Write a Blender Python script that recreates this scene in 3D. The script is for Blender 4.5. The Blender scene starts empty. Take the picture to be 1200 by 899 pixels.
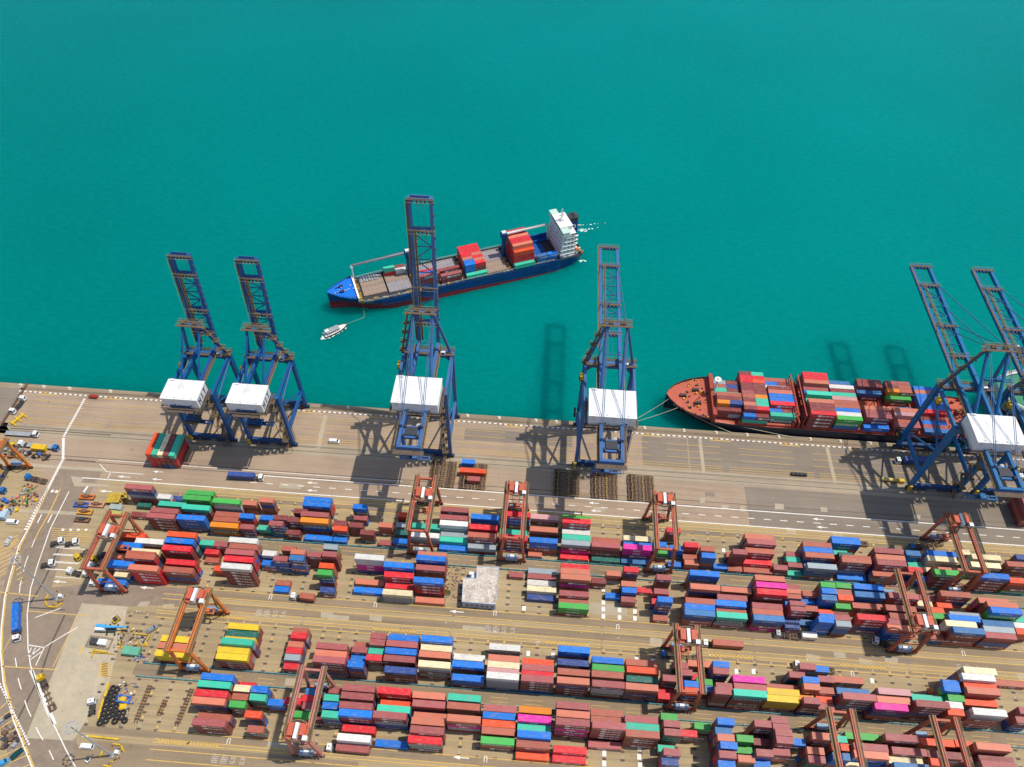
import bpy, math, random
import numpy as np
from mathutils import Vector, Matrix
random.seed(7)
SC = bpy.context.scene
COL = SC.collection
R = math.radians

# ------------------------------------------------------------------ camera
CF, CPITCH, CYAW, CROLL, CH = 888.45, 0.874456, 0.051874, -0.026877, 302.01
def cam_axes():
    c, s = math.cos(CPITCH), math.sin(CPITCH)
    rz = Matrix.Rotation(CYAW, 3, 'Z')
    fw, rt, dn = rz @ Vector((0, c, -s)), rz @ Vector((1, 0, 0)), rz @ Vector((0, -s, -c))
    cr, sr = math.cos(CROLL), math.sin(CROLL)
    return fw, cr * rt + sr * dn, -sr * rt + cr * dn
FW, RT, DN = cam_axes()
cd = bpy.data.cameras.new('camera')
cd.sensor_fit = 'HORIZONTAL'; cd.sensor_width = 36.0; cd.lens = CF / 1200 * 36
cd.clip_start = 1.0; cd.clip_end = 20000
cam = bpy.data.objects.new('camera', cd); COL.objects.link(cam)
m3 = Matrix((RT, -DN, -FW)).transposed()
cam.matrix_world = Matrix.Translation((0, 0, CH)) @ m3.to_4x4()
SC.camera = cam
def G(px, py, z=0.0):
    """world point at height z that the photograph shows at pixel px, py"""
    d = RT * ((px - 600) / CF) + DN * ((py - 449.5) / CF) + FW
    t = (z - CH) / d.z
    return Vector((d.x * t, d.y * t, z))
def ZP(zone, x, y):
    zx, zy, s = zone
    return zx + x / s, zy + y / s

# ------------------------------------------------------------------ daylight
SUNV = Vector((-0.43, -0.08, -1.0)).normalized()          # direction the light travels
elev = math.asin(-SUNV.z); az = math.atan2(-SUNV.x, -SUNV.y)
w = bpy.data.worlds.new('World'); SC.world = w; w.use_nodes = True
nt = w.node_tree; nt.nodes.clear()
sky = nt.nodes.new('ShaderNodeTexSky'); sky.sky_type = 'NISHITA'; sky.sun_disc = False
sky.sun_elevation = elev; sky.sun_rotation = az
bg = nt.nodes.new('ShaderNodeBackground'); bg.inputs['Strength'].default_value = 0.15
wo = nt.nodes.new('ShaderNodeOutputWorld')
nt.links.new(sky.outputs[0], bg.inputs['Color']); nt.links.new(bg.outputs[0], wo.inputs[0])
sl = bpy.data.lights.new('sun', 'SUN'); sl.energy = 4.0; sl.angle = R(0.5); sl.color = (1.0, 0.95, 0.86)
sun = bpy.data.objects.new('sun', sl); COL.objects.link(sun)
sun.rotation_euler = SUNV.to_track_quat('-Z', 'Y').to_euler()
SC.view_settings.view_transform = 'Standard'; SC.view_settings.look = 'None'
SC.view_settings.exposure = 0.0; SC.view_settings.gamma = 1.0
SC.render.engine = 'CYCLES'

# ------------------------------------------------------------------ materials
MATS = {}
def mat(name, col, rough=0.6, var=0.12, scale=0.6, metal=0.0, dirt=None, dirt_amt=0.35, dirt_scale=0.25,
        rand=0.0, bump=0.0, bump_scale=8.0, coord='Object', stretch=(1, 1, 1), spec=0.3):
    if name in MATS: return MATS[name]
    m = bpy.data.materials.new(name); m.use_nodes = True
    t = m.node_tree; N = t.nodes; L = t.links; b = N['Principled BSDF']
    b.inputs['Roughness'].default_value = rough; b.inputs['Metallic'].default_value = metal
    b.inputs['Specular IOR Level'].default_value = spec
    tc = N.new('ShaderNodeTexCoord'); mp = N.new('ShaderNodeMapping'); mp.inputs['Scale'].default_value = stretch
    L.new(tc.outputs[coord], mp.inputs['Vector'])
    n1 = N.new('ShaderNodeTexNoise'); n1.inputs['Scale'].default_value = scale; n1.inputs['Detail'].default_value = 5
    L.new(mp.outputs[0], n1.inputs['Vector'])
    r1 = N.new('ShaderNodeMapRange'); r1.inputs['From Min'].default_value = 0.3; r1.inputs['From Max'].default_value = 0.7
    r1.inputs['To Min'].default_value = 1 - var; r1.inputs['To Max'].default_value = 1 + var
    L.new(n1.outputs['Fac'], r1.inputs['Value'])
    fac = r1.outputs[0]
    if rand:
        oi = N.new('ShaderNodeObjectInfo'); r2 = N.new('ShaderNodeMapRange')
        r2.inputs['To Min'].default_value = 1 - rand; r2.inputs['To Max'].default_value = 1 + rand
        L.new(oi.outputs['Random'], r2.inputs['Value'])
        mu = N.new('ShaderNodeMath'); mu.operation = 'MULTIPLY'
        L.new(fac, mu.inputs[0]); L.new(r2.outputs[0], mu.inputs[1]); fac = mu.outputs[0]
    vm = N.new('ShaderNodeVectorMath'); vm.operation = 'SCALE'; vm.inputs[0].default_value = col[:3]
    L.new(fac, vm.inputs['Scale']); out = vm.outputs[0]
    if dirt:
        n2 = N.new('ShaderNodeTexNoise'); n2.inputs['Scale'].default_value = dirt_scale; n2.inputs['Detail'].default_value = 8
        n2.inputs['Roughness'].default_value = 0.7
        if rand:
            ad = N.new('ShaderNodeVectorMath'); ad.operation = 'ADD'
            sc = N.new('ShaderNodeMath'); sc.operation = 'MULTIPLY'; sc.inputs[1].default_value = 57.0
            L.new(oi.outputs['Random'], sc.inputs[0]); L.new(mp.outputs[0], ad.inputs[0]); L.new(sc.outputs[0], ad.inputs[1])
            L.new(ad.outputs[0], n2.inputs['Vector'])
        else: L.new(mp.outputs[0], n2.inputs['Vector'])
        r3 = N.new('ShaderNodeMapRange'); r3.inputs['From Min'].default_value = 0.5; r3.inputs['From Max'].default_value = 0.75
        r3.inputs['To Max'].default_value = dirt_amt
        L.new(n2.outputs['Fac'], r3.inputs['Value'])
        mx = N.new('ShaderNodeMix'); mx.data_type = 'RGBA'
        L.new(r3.outputs[0], mx.inputs['Factor']); L.new(out, mx.inputs['A']); mx.inputs['B'].default_value = (*dirt, 1)
        out = mx.outputs['Result']
    L.new(out, b.inputs['Base Color'])
    if bump:
        nb = N.new('ShaderNodeTexNoise'); nb.inputs['Scale'].default_value = bump_scale; nb.inputs['Detail'].default_value = 4
        L.new(mp.outputs[0], nb.inputs['Vector'])
        bp = N.new('ShaderNodeBump'); bp.inputs['Strength'].default_value = bump; bp.inputs['Distance'].default_value = 0.3
        L.new(nb.outputs['Fac'], bp.inputs['Height']); L.new(bp.outputs[0], b.inputs['Normal'])
    MATS[name] = m
    return m

PAL = dict(m=(.235, .046, .044), k=(.365, .088, .086), q=(.42, .108, .067), h=(.58, .17, .10), o=(.76, .235, .010),
           R=(.80, .080, .020), r=(.68, .020, .032), p=(.72, .018, .30), b=(.004, .165, .60), n=(.026, .070, .26),
           u=(.03, .16, .38), t=(.035, .50, .33), e=(.010, .14, .11), g=(.05, .38, .065), y=(.72, .48, .022),
           c=(.80, .67, .40), w=(.68, .66, .60), s=(.31, .36, .38), P=(.58, .29, .29))
WORD = dict(m='maroon', k='dusty red', q='rust brown', h='salmon', o='orange', R='orange red', r='bright red', p='magenta',
            b='blue', n='navy', u='steel blue', t='mint green', e='dark teal', g='green', y='yellow', c='cream', w='white',
            s='grey', P='pale pink')
def cmat(c):
    return mat('container_paint_' + WORD[c].replace(' ', '_'), PAL[c], rough=0.5, var=0.07, scale=0.5, dirt=(.30, .22, .17),
               dirt_amt=0.8, dirt_scale=1.0, rand=0.15, stretch=(0.5, 1.6, 1.0), bump=0.0)

# ------------------------------------------------------------------ mesh builder
class MB:
    def __init__(s): s.v = []; s.f = []; s.m = []
    def quad(s, pts, mi=0):
        n = len(s.v); s.v += [tuple(p) for p in pts]; s.f.append(tuple(range(n, n + len(pts)))); s.m.append(mi)
    def hexa(s, p, mi=0):                          # 8 corners: bottom ring then top ring
        n = len(s.v); s.v += [tuple(a) for a in p]
        for f in ((0, 3, 2, 1), (4, 5, 6, 7), (0, 1, 5, 4), (1, 2, 6, 5), (2, 3, 7, 6), (3, 0, 4, 7)):
            s.f.append(tuple(n + i for i in f)); s.m.append(mi)
    def bx(s, x0, x1, y0, y1, z0, z1, mi=0):
        s.hexa([(x0, y0, z0), (x1, y0, z0), (x1, y1, z0), (x0, y1, z0), (x0, y0, z1), (x1, y0, z1), (x1, y1, z1), (x0, y1, z1)], mi)
    def rbx(s, c, d, rz, mi=0):                    # box about centre c, size d, turned rz about z
        cs, sn = math.cos(rz), math.sin(rz); P = []
        for z in (-.5, .5):
            for x, y in ((-.5, -.5), (.5, -.5), (.5, .5), (-.5, .5)):
                a, b = x * d[0], y * d[1]; P.append((c[0] + a * cs - b * sn, c[1] + a * sn + b * cs, c[2] + z * d[2]))
        s.hexa(P, mi)
    def beam(s, p, q, w, h=None, mi=0, w2=None, h2=None):
        p, q = Vector(p), Vector(q); h = h or w; w2 = w2 or w; h2 = h2 or h
        d = (q - p).normalized(); up = Vector((0, 0, 1))
        if abs(d.z) > 0.95: up = Vector((0, 1, 0))
        a = d.cross(up).normalized(); b = a.cross(d).normalized()
        P = []
        for c, ww, hh in ((p, w, h), (q, w2, h2)):
            for i, j in ((-.5, -.5), (.5, -.5), (.5, .5), (-.5, .5)): P.append(c + a * (i * ww) + b * (j * hh))
        s.hexa(P, mi)
    def tube(s, p, q, r, n=8, mi=0, r2=None, cap=True):
        p, q = Vector(p), Vector(q); d = (q - p).normalized(); r2 = r if r2 is None else r2
        up = Vector((0, 0, 1)) if abs(d.z) < .95 else Vector((0, 1, 0))
        a = d.cross(up).normalized(); b = a.cross(d).normalized(); k = len(s.v)
        for c, rr in ((p, r), (q, r2)):
            for i in range(n):
                t = 2 * math.pi * i / n; s.v.append(tuple(c + a * (rr * math.cos(t)) + b * (rr * math.sin(t))))
        for i in range(n):
            j = (i + 1) % n; s.f.append((k + i, k + j, k + n + j, k + n + i)); s.m.append(mi)
        if cap:
            s.f.append(tuple(k + i for i in reversed(range(n)))); s.m.append(mi)
            s.f.append(tuple(k + n + i for i in range(n))); s.m.append(mi)
    def prism(s, xy, z0, z1, mi=0, mtop=None):
        n = len(xy); k = len(s.v)
        a = sum(xy[i][0] * xy[(i + 1) % n][1] - xy[(i + 1) % n][0] * xy[i][1] for i in range(n))
        if a < 0: xy = list(reversed(xy))
        s.v += [(p[0], p[1], z0) for p in xy] + [(p[0], p[1], z1) for p in xy]
        for i in range(n):
            j = (i + 1) % n; s.f.append((k + i, k + j, k + n + j, k + n + i)); s.m.append(mi)
        s.f.append(tuple(k + n + i for i in range(n))); s.m.append(mi if mtop is None else mtop)
        s.f.append(tuple(k + i for i in reversed(range(n)))); s.m.append(mi)
    def blob(s, c, r, n=7, mi=0, jit=0.0):
        k = len(s.v); rings = 4
        for i in range(1, rings):
            t = math.pi * i / rings
            for j in range(n):
                f = 2 * math.pi * j / n; q = 1 + random.uniform(-jit, jit)
                s.v.append((c[0] + r[0] * q * math.sin(t) * math.cos(f), c[1] + r[1] * q * math.sin(t) * math.sin(f), c[2] + r[2] * q * math.cos(t)))
        s.v.append((c[0], c[1], c[2] + r[2])); s.v.append((c[0], c[1], c[2] - r[2])); T = k + (rings - 1) * n
        for i in range(rings - 2):
            for j in range(n):
                a = k + i * n + j; b = k + i * n + (j + 1) % n; s.f.append((a, a + n, b + n, b)); s.m.append(mi)
        for j in range(n):
            s.f.append((T, k + j, k + (j + 1) % n)); s.m.append(mi)
            a = k + (rings - 2) * n; s.f.append((T + 1, a + (j + 1) % n, a + j)); s.m.append(mi)
    def mesh(s, name, mats):
        me = bpy.data.meshes.new(name); me.from_pydata(s.v, [], s.f)
        for m in (mats if isinstance(mats, (list, tuple)) else [mats]): me.materials.append(m)
        if max(s.m, default=0): me.polygons.foreach_set('material_index', s.m)
        me.update(); return me
    def build(s, name, mats, parent=None, loc=None, rz=0.0):
        return place(name, s.mesh(name, mats), parent, loc, rz)
def place(name, me, parent=None, loc=None, rz=0.0):
    o = bpy.data.objects.new(name, me); COL.objects.link(o)
    if parent: o.parent = parent
    if loc is not None: o.location = loc
    if rz: o.rotation_euler = (0, 0, rz)
    return o
def tag(o, label=None, cat=None, group=None, kind=None):
    if label: o['label'] = label
    if cat: o['category'] = cat
    if group: o['group'] = group
    if kind: o['kind'] = kind
    return o
def thing(name, label, cat, loc=(0, 0, 0), rz=0.0, group=None):
    o = bpy.data.objects.new(name, None); COL.objects.link(o); o.location = loc; o.rotation_euler = (0, 0, rz)
    o.empty_display_size = 0.5
    return tag(o, label, cat, group)
def copy_tree(o, parent=None):
    c = o.copy(); COL.objects.link(c)
    if parent: c.parent = parent
    for ch in o.children: copy_tree(ch, c)
    return c

# tiny block font for painted lettering (5 rows, 3-5 columns)
FONT = dict(O='111101101101111', N='101111111111101', E='111100110100111', K='101110100110101', L='100100100100111',
            I='010010010010010', V='101101101101010', R='110101110101101', G='111100101101111', H='101101111101101', T='111010010010010',
            A='010101111101101', X='101101010101101', C='111100100100111', M='101111111101101', S='111100111001111', D='110101101101110',
            P='111101111100100', U='101101101101111', J='001001001101111', W='101101111111101', B='110101110101110')
FONT['2'] = '111001111100111'; FONT['1'] = '010110010010111'; FONT['4'] = '101101111001001'; FONT['7'] = '111001010010010'; FONT['0'] = '111101101101111'
def text_quads(mb, text, org, ux, uy, h, mi=0):
    """block letters from org along ux (reading direction) and uy (up), letter height h"""
    c = h / 5.0; x = 0.0
    for ch in text:
        g = FONT.get(ch)
        if g:
            for r in range(5):
                q = 0
                while q < 3:
                    if g[r * 3 + q] == '1':
                        e = q
                        while e + 1 < 3 and g[r * 3 + e + 1] == '1': e += 1
                        a = org + ux * (x + q * c) + uy * ((4 - r) * c); b = org + ux * (x + (e + 1) * c) + uy * ((4 - r) * c)
                        mb.quad([a, b, b + uy * c, a + uy * c], mi); q = e
                    q += 1
        x += c * (4.2 if g else 2.5)
    return x
# ------------------------------------------------------------------ ground, sea, roads
QY = 230.3                                              # quay edge
def sheet(name, pts, z, m, kind='structure'):
    mb = MB(); mb.quad([(p[0], p[1], 0) for p in pts]); o = mb.build(name, m, loc=(0, 0, z)); return tag(o, kind=kind)
def ccw(p):
    a = sum(p[i][0] * p[(i + 1) % len(p)][1] - p[(i + 1) % len(p)][0] * p[i][1] for i in range(len(p)))
    return p if a > 0 else list(reversed(p))
def gsheet(name, px, z, m): return sheet(name, ccw([G(x, y)[:2] for x, y in px]), z, m)
def ground_mat(name, col, var=.10, dirt=(.10, .08, .06), amt=.45, streak=True, scale=.05):
    """concrete or asphalt: blotches, grain and long tyre streaks along the traffic direction"""
    m = bpy.data.materials.new(name); m.use_nodes = True; t = m.node_tree; N = t.nodes; L = t.links; b = N['Principled BSDF']
    b.inputs['Roughness'].default_value = .85; b.inputs['Specular IOR Level'].default_value = .2
    tc = N.new('ShaderNodeTexCoord')
    def noise(sc, st, det=6, ro=.6):
        mp = N.new('ShaderNodeMapping'); mp.inputs['Scale'].default_value = st; L.new(tc.outputs['Object'], mp.inputs[0])
        n = N.new('ShaderNodeTexNoise'); n.inputs['Scale'].default_value = sc; n.inputs['Detail'].default_value = det
        n.inputs['Roughness'].default_value = ro; L.new(mp.outputs[0], n.inputs['Vector']); return n.outputs['Fac']
    def rng(s, a, b_, c, d):
        r = N.new('ShaderNodeMapRange'); r.inputs[1].default_value = a; r.inputs[2].default_value = b_; r.inputs[3].default_value = c; r.inputs[4].default_value = d
        L.new(s, r.inputs[0]); return r.outputs[0]
    def mul(a, c):
        k = N.new('ShaderNodeMath'); k.operation = 'MULTIPLY'; L.new(a, k.inputs[0]); L.new(c, k.inputs[1]); return k.outputs[0]
    f = mul(rng(noise(scale, (1, 1, 1)), .3, .7, 1 - var, 1 + var), rng(noise(1.3, (1, 1, 1), 3), .3, .7, .93, 1.07))
    vm = N.new('ShaderNodeVectorMath'); vm.operation = 'SCALE'; vm.inputs[0].default_value = col; L.new(f, vm.inputs['Scale'])
    st = (.03, 1.0, 1) if streak else (.6, .6, 1)
    d = mul(rng(noise(.55, st, 5, .65), .42, .75, 0, amt * 1.15), rng(noise(.03, (1, 1, 1), 4), .35, .65, .3, 1))
    mx = N.new('ShaderNodeMix'); mx.data_type = 'RGBA'; L.new(d, mx.inputs['Factor']); L.new(vm.outputs[0], mx.inputs['A']); mx.inputs['B'].default_value = (*dirt, 1)
    sp = rng(noise(.28, (1, 1, 1), 7, .75), .60, .72, 0, .55)      # oil spots
    m2 = N.new('ShaderNodeMix'); m2.data_type = 'RGBA'; L.new(sp, m2.inputs['Factor']); L.new(mx.outputs['Result'], m2.inputs['A'])
    m2.inputs['B'].default_value = (*[c * .75 for c in dirt], 1); L.new(m2.outputs['Result'], b.inputs['Base Color'])
    return m
M_APRON = ground_mat('apron_asphalt', (.36, .262, .180))
M_APRON2 = ground_mat('apron_asphalt_grey', (.235, .190, .145))
M_YARD = ground_mat('yard_concrete', (.38, .285, .158), amt=.5)
M_LANE = ground_mat('lane_asphalt', (.275, .203, .128), amt=.6)
M_ROAD = ground_mat('road_asphalt', (.265, .200, .145), streak=False)
M_SLAB = ground_mat('pale_concrete', (.43, .36, .25), streak=False, amt=.3)
M_STRIP = ground_mat('rail_strip_concrete', (.36, .29, .20))
M_COPE = ground_mat('cope_concrete', (.30, .235, .155), amt=.7)
M_PATCH = ground_mat('patch_concrete', (.40, .335, .235), streak=False, amt=.2)
M_WHITE = mat('road_paint_white', (.78, .74, .66), rough=.7, var=.10, scale=1.5, dirt=(.3, .25, .2), dirt_amt=.6, dirt_scale=.9)
M_YELLOW = mat('road_paint_yellow', (.60, .38, .10), rough=.7, var=.12, scale=1.2, dirt=(.33, .25, .15), dirt_amt=.75, dirt_scale=.5)
M_BLACKP = mat('kerb_concrete_brown', (.20, .15, .11), rough=.8, var=.2)
M_DARKP = mat('dark_seam', (.10, .08, .065), rough=.9, var=.2)

# land: one big block with a vertical quay wall
mb = MB(); mb.bx(-5000, 5000, -6000, QY, -12, 0)
tag(mb.build('ground', M_APRON), kind='structure')
# sea
sm = bpy.data.materials.new('turquoise_sea'); sm.use_nodes = True
t = sm.node_tree; N = t.nodes; L = t.links; b = N['Principled BSDF']
tc = N.new('ShaderNodeTexCoord')
n1 = N.new('ShaderNodeTexNoise'); n1.inputs['Scale'].default_value = .006; n1.inputs['Detail'].default_value = 4
n2 = N.new('ShaderNodeTexNoise'); n2.inputs['Scale'].default_value = .22; n2.inputs['Detail'].default_value = 6
mp = N.new('ShaderNodeMapping'); mp.inputs['Scale'].default_value = (1, 1.8, 1); mp.inputs['Rotation'].default_value = (0, 0, .5)
L.new(tc.outputs['Object'], n1.inputs['Vector']); L.new(tc.outputs['Object'], mp.inputs[0]); L.new(mp.outputs[0], n2.inputs['Vector'])
cr = N.new('ShaderNodeValToRGB'); cr.color_ramp.elements[0].position = .3; cr.color_ramp.elements[1].position = .7
cr.color_ramp.elements[0].color = (.0001, .170, .155, 1); cr.color_ramp.elements[1].color = (.0001, .192, .176, 1)
L.new(n1.outputs['Fac'], cr.inputs[0])
r2 = N.new('ShaderNodeMapRange'); r2.inputs[1].default_value = .3; r2.inputs[2].default_value = .7; r2.inputs[3].default_value = .92; r2.inputs[4].default_value = 1.08
L.new(n2.outputs['Fac'], r2.inputs[0])
vm = N.new('ShaderNodeVectorMath'); vm.operation = 'SCALE'; L.new(cr.outputs[0], vm.inputs[0]); L.new(r2.outputs[0], vm.inputs['Scale'])
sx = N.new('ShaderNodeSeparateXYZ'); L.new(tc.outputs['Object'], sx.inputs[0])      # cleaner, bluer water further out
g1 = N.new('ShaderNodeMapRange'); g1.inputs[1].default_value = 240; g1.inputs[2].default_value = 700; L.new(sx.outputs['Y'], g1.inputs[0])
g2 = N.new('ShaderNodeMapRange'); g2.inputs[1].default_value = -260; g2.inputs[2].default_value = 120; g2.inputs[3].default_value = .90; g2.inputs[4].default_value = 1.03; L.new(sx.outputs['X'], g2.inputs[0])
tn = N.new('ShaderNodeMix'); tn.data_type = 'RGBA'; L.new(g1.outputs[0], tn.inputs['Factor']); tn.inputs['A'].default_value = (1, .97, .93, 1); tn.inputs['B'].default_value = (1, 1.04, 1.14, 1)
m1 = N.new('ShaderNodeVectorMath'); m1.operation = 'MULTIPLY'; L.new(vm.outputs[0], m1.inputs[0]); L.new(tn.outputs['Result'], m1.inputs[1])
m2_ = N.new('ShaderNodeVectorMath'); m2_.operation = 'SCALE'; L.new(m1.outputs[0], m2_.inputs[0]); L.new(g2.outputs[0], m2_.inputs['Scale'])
L.new(m2_.outputs[0], b.inputs['Base Color'])
b.subsurface_method = 'BURLEY'
b.inputs['Subsurface Weight'].default_value = 1.0; b.inputs['Subsurface Radius'].default_value = (.4, 1, .9); b.inputs['Subsurface Scale'].default_value = 26.0
b.inputs['Roughness'].default_value = .22; b.inputs['IOR'].default_value = 1.33; b.inputs['Specular IOR Level'].default_value = .012
nb = N.new('ShaderNodeTexNoise'); nb.inputs['Scale'].default_value = .9; nb.inputs['Detail'].default_value = 5; L.new(mp.outputs[0], nb.inputs['Vector'])
bp = N.new('ShaderNodeBump'); bp.inputs['Strength'].default_value = .6; bp.inputs['Distance'].default_value = .6
L.new(nb.outputs['Fac'], bp.inputs['Height']); L.new(bp.outputs[0], b.inputs['Normal'])
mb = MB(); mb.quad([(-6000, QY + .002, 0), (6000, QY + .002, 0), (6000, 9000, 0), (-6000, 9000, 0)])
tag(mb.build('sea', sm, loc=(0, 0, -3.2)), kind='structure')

H1, H2, H3, H4 = .02, .04, .06, .08
def strip(name, x0, x1, y0, y1, z, m): return sheet(name, [(x0, y0), (x1, y0), (x1, y1), (x0, y1)], z, m)
strip('quay_cope', -275, 420, 226.4, QY, H1, M_COPE)
strip('cable_trench', -262, 420, 226.5, 228.9, H2, M_LANE)
strip('crane_rail_strip', -262, 420, 199.3, 205.6, H1, M_STRIP)
strip('container_yard', -198, 420, 20, 178, H1, M_YARD)
# darker truck lanes inside the yard
for y0, y1 in ((124.9, 128.4), (171.4, 173.6), (117.2, 115.8), (69.7, 72.2), (119.9, 122.8), (60, 66)):
    strip('truck_lane', -165 if y0 > 69 else -150, 420, min(y0, y1), max(y0, y1), H2, M_LANE)
for y0, y1 in ((148.2, 152.6), (91.8, 96.2)): strip('crane_runway', -150, 420, y0, y1, H2, M_LANE)
# greyer apron panels on the right half of the quay
strip('apron_patch', 53, 75, 206.5, 224.4, H1, M_APRON2)
strip('apron_patch', 75.6, 420, 206.3, 225, H1, M_APRON2)
strip('apron_patch', 100, 420, 178.3, 198.8, H1, M_APRON2)
strip('apron_patch', -34, 19, 214.5, 221.5, H1, M_APRON2)
# expansion strips across the quay
for px in (((379, 487), (384, 487), (375, 526), (370, 526)), ((818, 514), (822, 514), (827, 556), (823, 556)), ((967, 524), (971, 524), (981, 567), (977, 567))):
    gsheet('quay_joint_strip', px, H2, M_PATCH)
# left side roads and slabs
gsheet('approach_road', [(98, 505), (175, 560), (160, 575), (88, 625), (66, 668), (58, 705), (150, 712), (96, 705), (62, 790), (25, 862), (120, 899), (-60, 899), (-60, 640), (30, 600), (75, 545)], H2 + .004, M_ROAD) if False else None
gsheet('approach_road', [(72, 545), (120, 552), (78, 628), (60, 690), (50, 735), (66, 800), (100, 899), (20, 925), (0, 850), (-6, 770), (-4, 720), (10, 665), (30, 620)], H2, M_ROAD)
gsheet('concrete_pad', [(96, 707), (150, 711), (142, 745), (128, 800), (107, 835), (86, 868), (30, 865), (50, 815), (62, 790)], H3, M_SLAB)
gsheet('junction_road', [(47, 690), (148, 680), (240, 688), (235, 707), (150, 711), (96, 707), (62, 790), (48, 800), (33, 760), (31, 725)], H3, M_ROAD)
gsheet('concrete_pad', [(96, 786), (115, 786), (108, 812), (98, 812)], H4, M_PATCH)
gsheet('exit_road', [(60, 899), (110, 868), (270, 880), (420, 893), (420, 930), (40, 930)], H2 + .004, M_LANE)
gsheet('west_yard', [(-80, 455), (28, 455), (8, 500), (50, 560), (28, 620), (0, 660), (-80, 700)], H1, M_YARD)
gsheet('dark_hardstand', [(-60, 452), (30, 455), (14, 482), (0, 500), (-60, 500)], H2, M_APRON2)
gsheet('concrete_strip', [(0, 540), (60, 545), (125, 549), (124, 553), (62, 549), (0, 545)], H3, M_PATCH)
gsheet('concrete_strip', [(14, 596), (92, 600), (92, 604), (14, 600)], H3, M_PATCH)
for pt in ([(83, 558), (98, 560), (95, 566), (128, 568), (127, 571), (87, 570)], [(690, 706), (735, 708), (735, 722), (690, 719)],
           [(762, 747), (776, 749), (776, 759), (761, 757)], [(433, 719), (448, 721), (447, 729), (433, 727)], [(376, 717), (390, 718), (390, 725), (376, 724)],
           [(192, 708), (205, 708), (203, 714), (190, 713)], [(165, 705), (176, 705), (173, 711), (160, 711)], [(945, 766), (961, 769), (961, 776), (944, 773)],
           [(976, 763), (990, 765), (992, 772), (978, 771)], [(1006, 771), (1022, 774), (1024, 780), (1007, 778)], [(1036, 769), (1052, 771), (1052, 778), (1037, 776)],
           [(867, 593), (873, 593), (873, 600), (867, 600)], [(908, 590), (918, 591), (919, 597), (908, 597)], [(961, 594), (969, 595), (970, 600), (962, 600)],
           [(1070, 603), (1079, 604), (1078, 609), (1070, 608)], [(845, 592), (854, 592), (854, 596), (846, 596)], [(820, 583), (826, 583), (826, 590), (820, 590)],
           [(921, 618), (933, 620), (933, 627), (921, 626)], [(976, 624), (988, 625), (988, 632), (976, 631)]):
    gsheet('concrete_patch', pt, H4, M_PATCH)

rp = random.Random(17)
for k in range(46):                                                    # repaired rectangles in the lanes
    y0 = rp.choice((119.9, 125.2, 117, 149, 92.4, 171.5, 69.9, 62, 180, 187, 192)); x0 = rp.uniform(-120, 240); wd_, dp = rp.uniform(3, 11), rp.uniform(1.5, 3)
    strip('repaired_patch', x0, x0 + wd_, y0, y0 + dp, H3 + k * .0004, rp.choice((M_LANE, M_PATCH, M_APRON2, M_LANE)))
# painted lines
LINES = {'white': MB(), 'yellow': MB(), 'black': MB()}
LZ = {'white': .11, 'yellow': .10, 'black': .09}
def line(c, a, b_, wd=.35, dash=None, off=0.0):
    a, b_ = Vector(a[:2]), Vector(b_[:2]); d = b_ - a; Ln = d.length
    if Ln < .01: return
    d /= Ln; n = Vector((-d.y, d.x)) * (wd / 2); t_ = off
    segs = [(0, Ln)] if not dash else []
    if dash:
        while t_ < Ln: segs.append((t_, min(Ln, t_ + dash[0]))); t_ += dash[0] + dash[1]
    for s0, s1 in segs:
        p, q = a + d * s0, a + d * s1
        LINES[c].quad([(*(p - n), LZ[c]), (*(q - n), LZ[c]), (*(q + n), LZ[c]), (*(p + n), LZ[c])])
def pline(c, px, wd=.35, dash=None):
    for i in range(len(px) - 1): line(c, G(*px[i]), G(*px[i + 1]), wd, dash)
def xline(c, y, x0, x1, wd=.35, dash=None): line(c, (x0, y), (x1, y), wd, dash)
xline('white', 185.9, -140, 420, .45); xline('white', 177.8, -208, 420, .45)
xline('white', 181.8, -130, 420, .35, (3.2, 4.2)); xline('white', 188.2, -205, -60, .25)
for y in (206.6, 207.9, 209.2, 213, 217, 220.5): xline('yellow', y, -250, 420, .22, (40 if y < 210 else 26, 3 if y < 210 else 9))
for y in (177.0, 175.2, 173.7, 171.2, 128.7, 125.3, 123.2, 119.8, 118.1, 116.9, 115.2, 72.5, 69.7, 68.5, 66.1, 62.5, 59.5):
    xline('yellow', y, -150 if y > 100 else -133, 420, .32, (60, 1.2))
for y in (153.4, 150.8, 148.4): xline('yellow', y, -150, 420, .2, (9, 5))
for y in (94.2, 92.6): xline('yellow', y, -140, 420, .18, (7, 6))
for X in (-131, -60, 10, 28, 76, 128, 196):                       # yellow / black hatched plates beside the rubber-tyred lanes
    if X in (-131, -60, 10, 76, 128):
        for q in range(12): line('yellow', (X + q * 1.5, 117.0), (X + q * 1.5 + .9, 118.0), .8)
for (x, y) in ((-131, 69.4), (-120, 69.4)):
    for q in range(10): line('yellow', (x + q * 1.2, 68.7), (x + q * 1.2 + .8, 69.6), .6)
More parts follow.
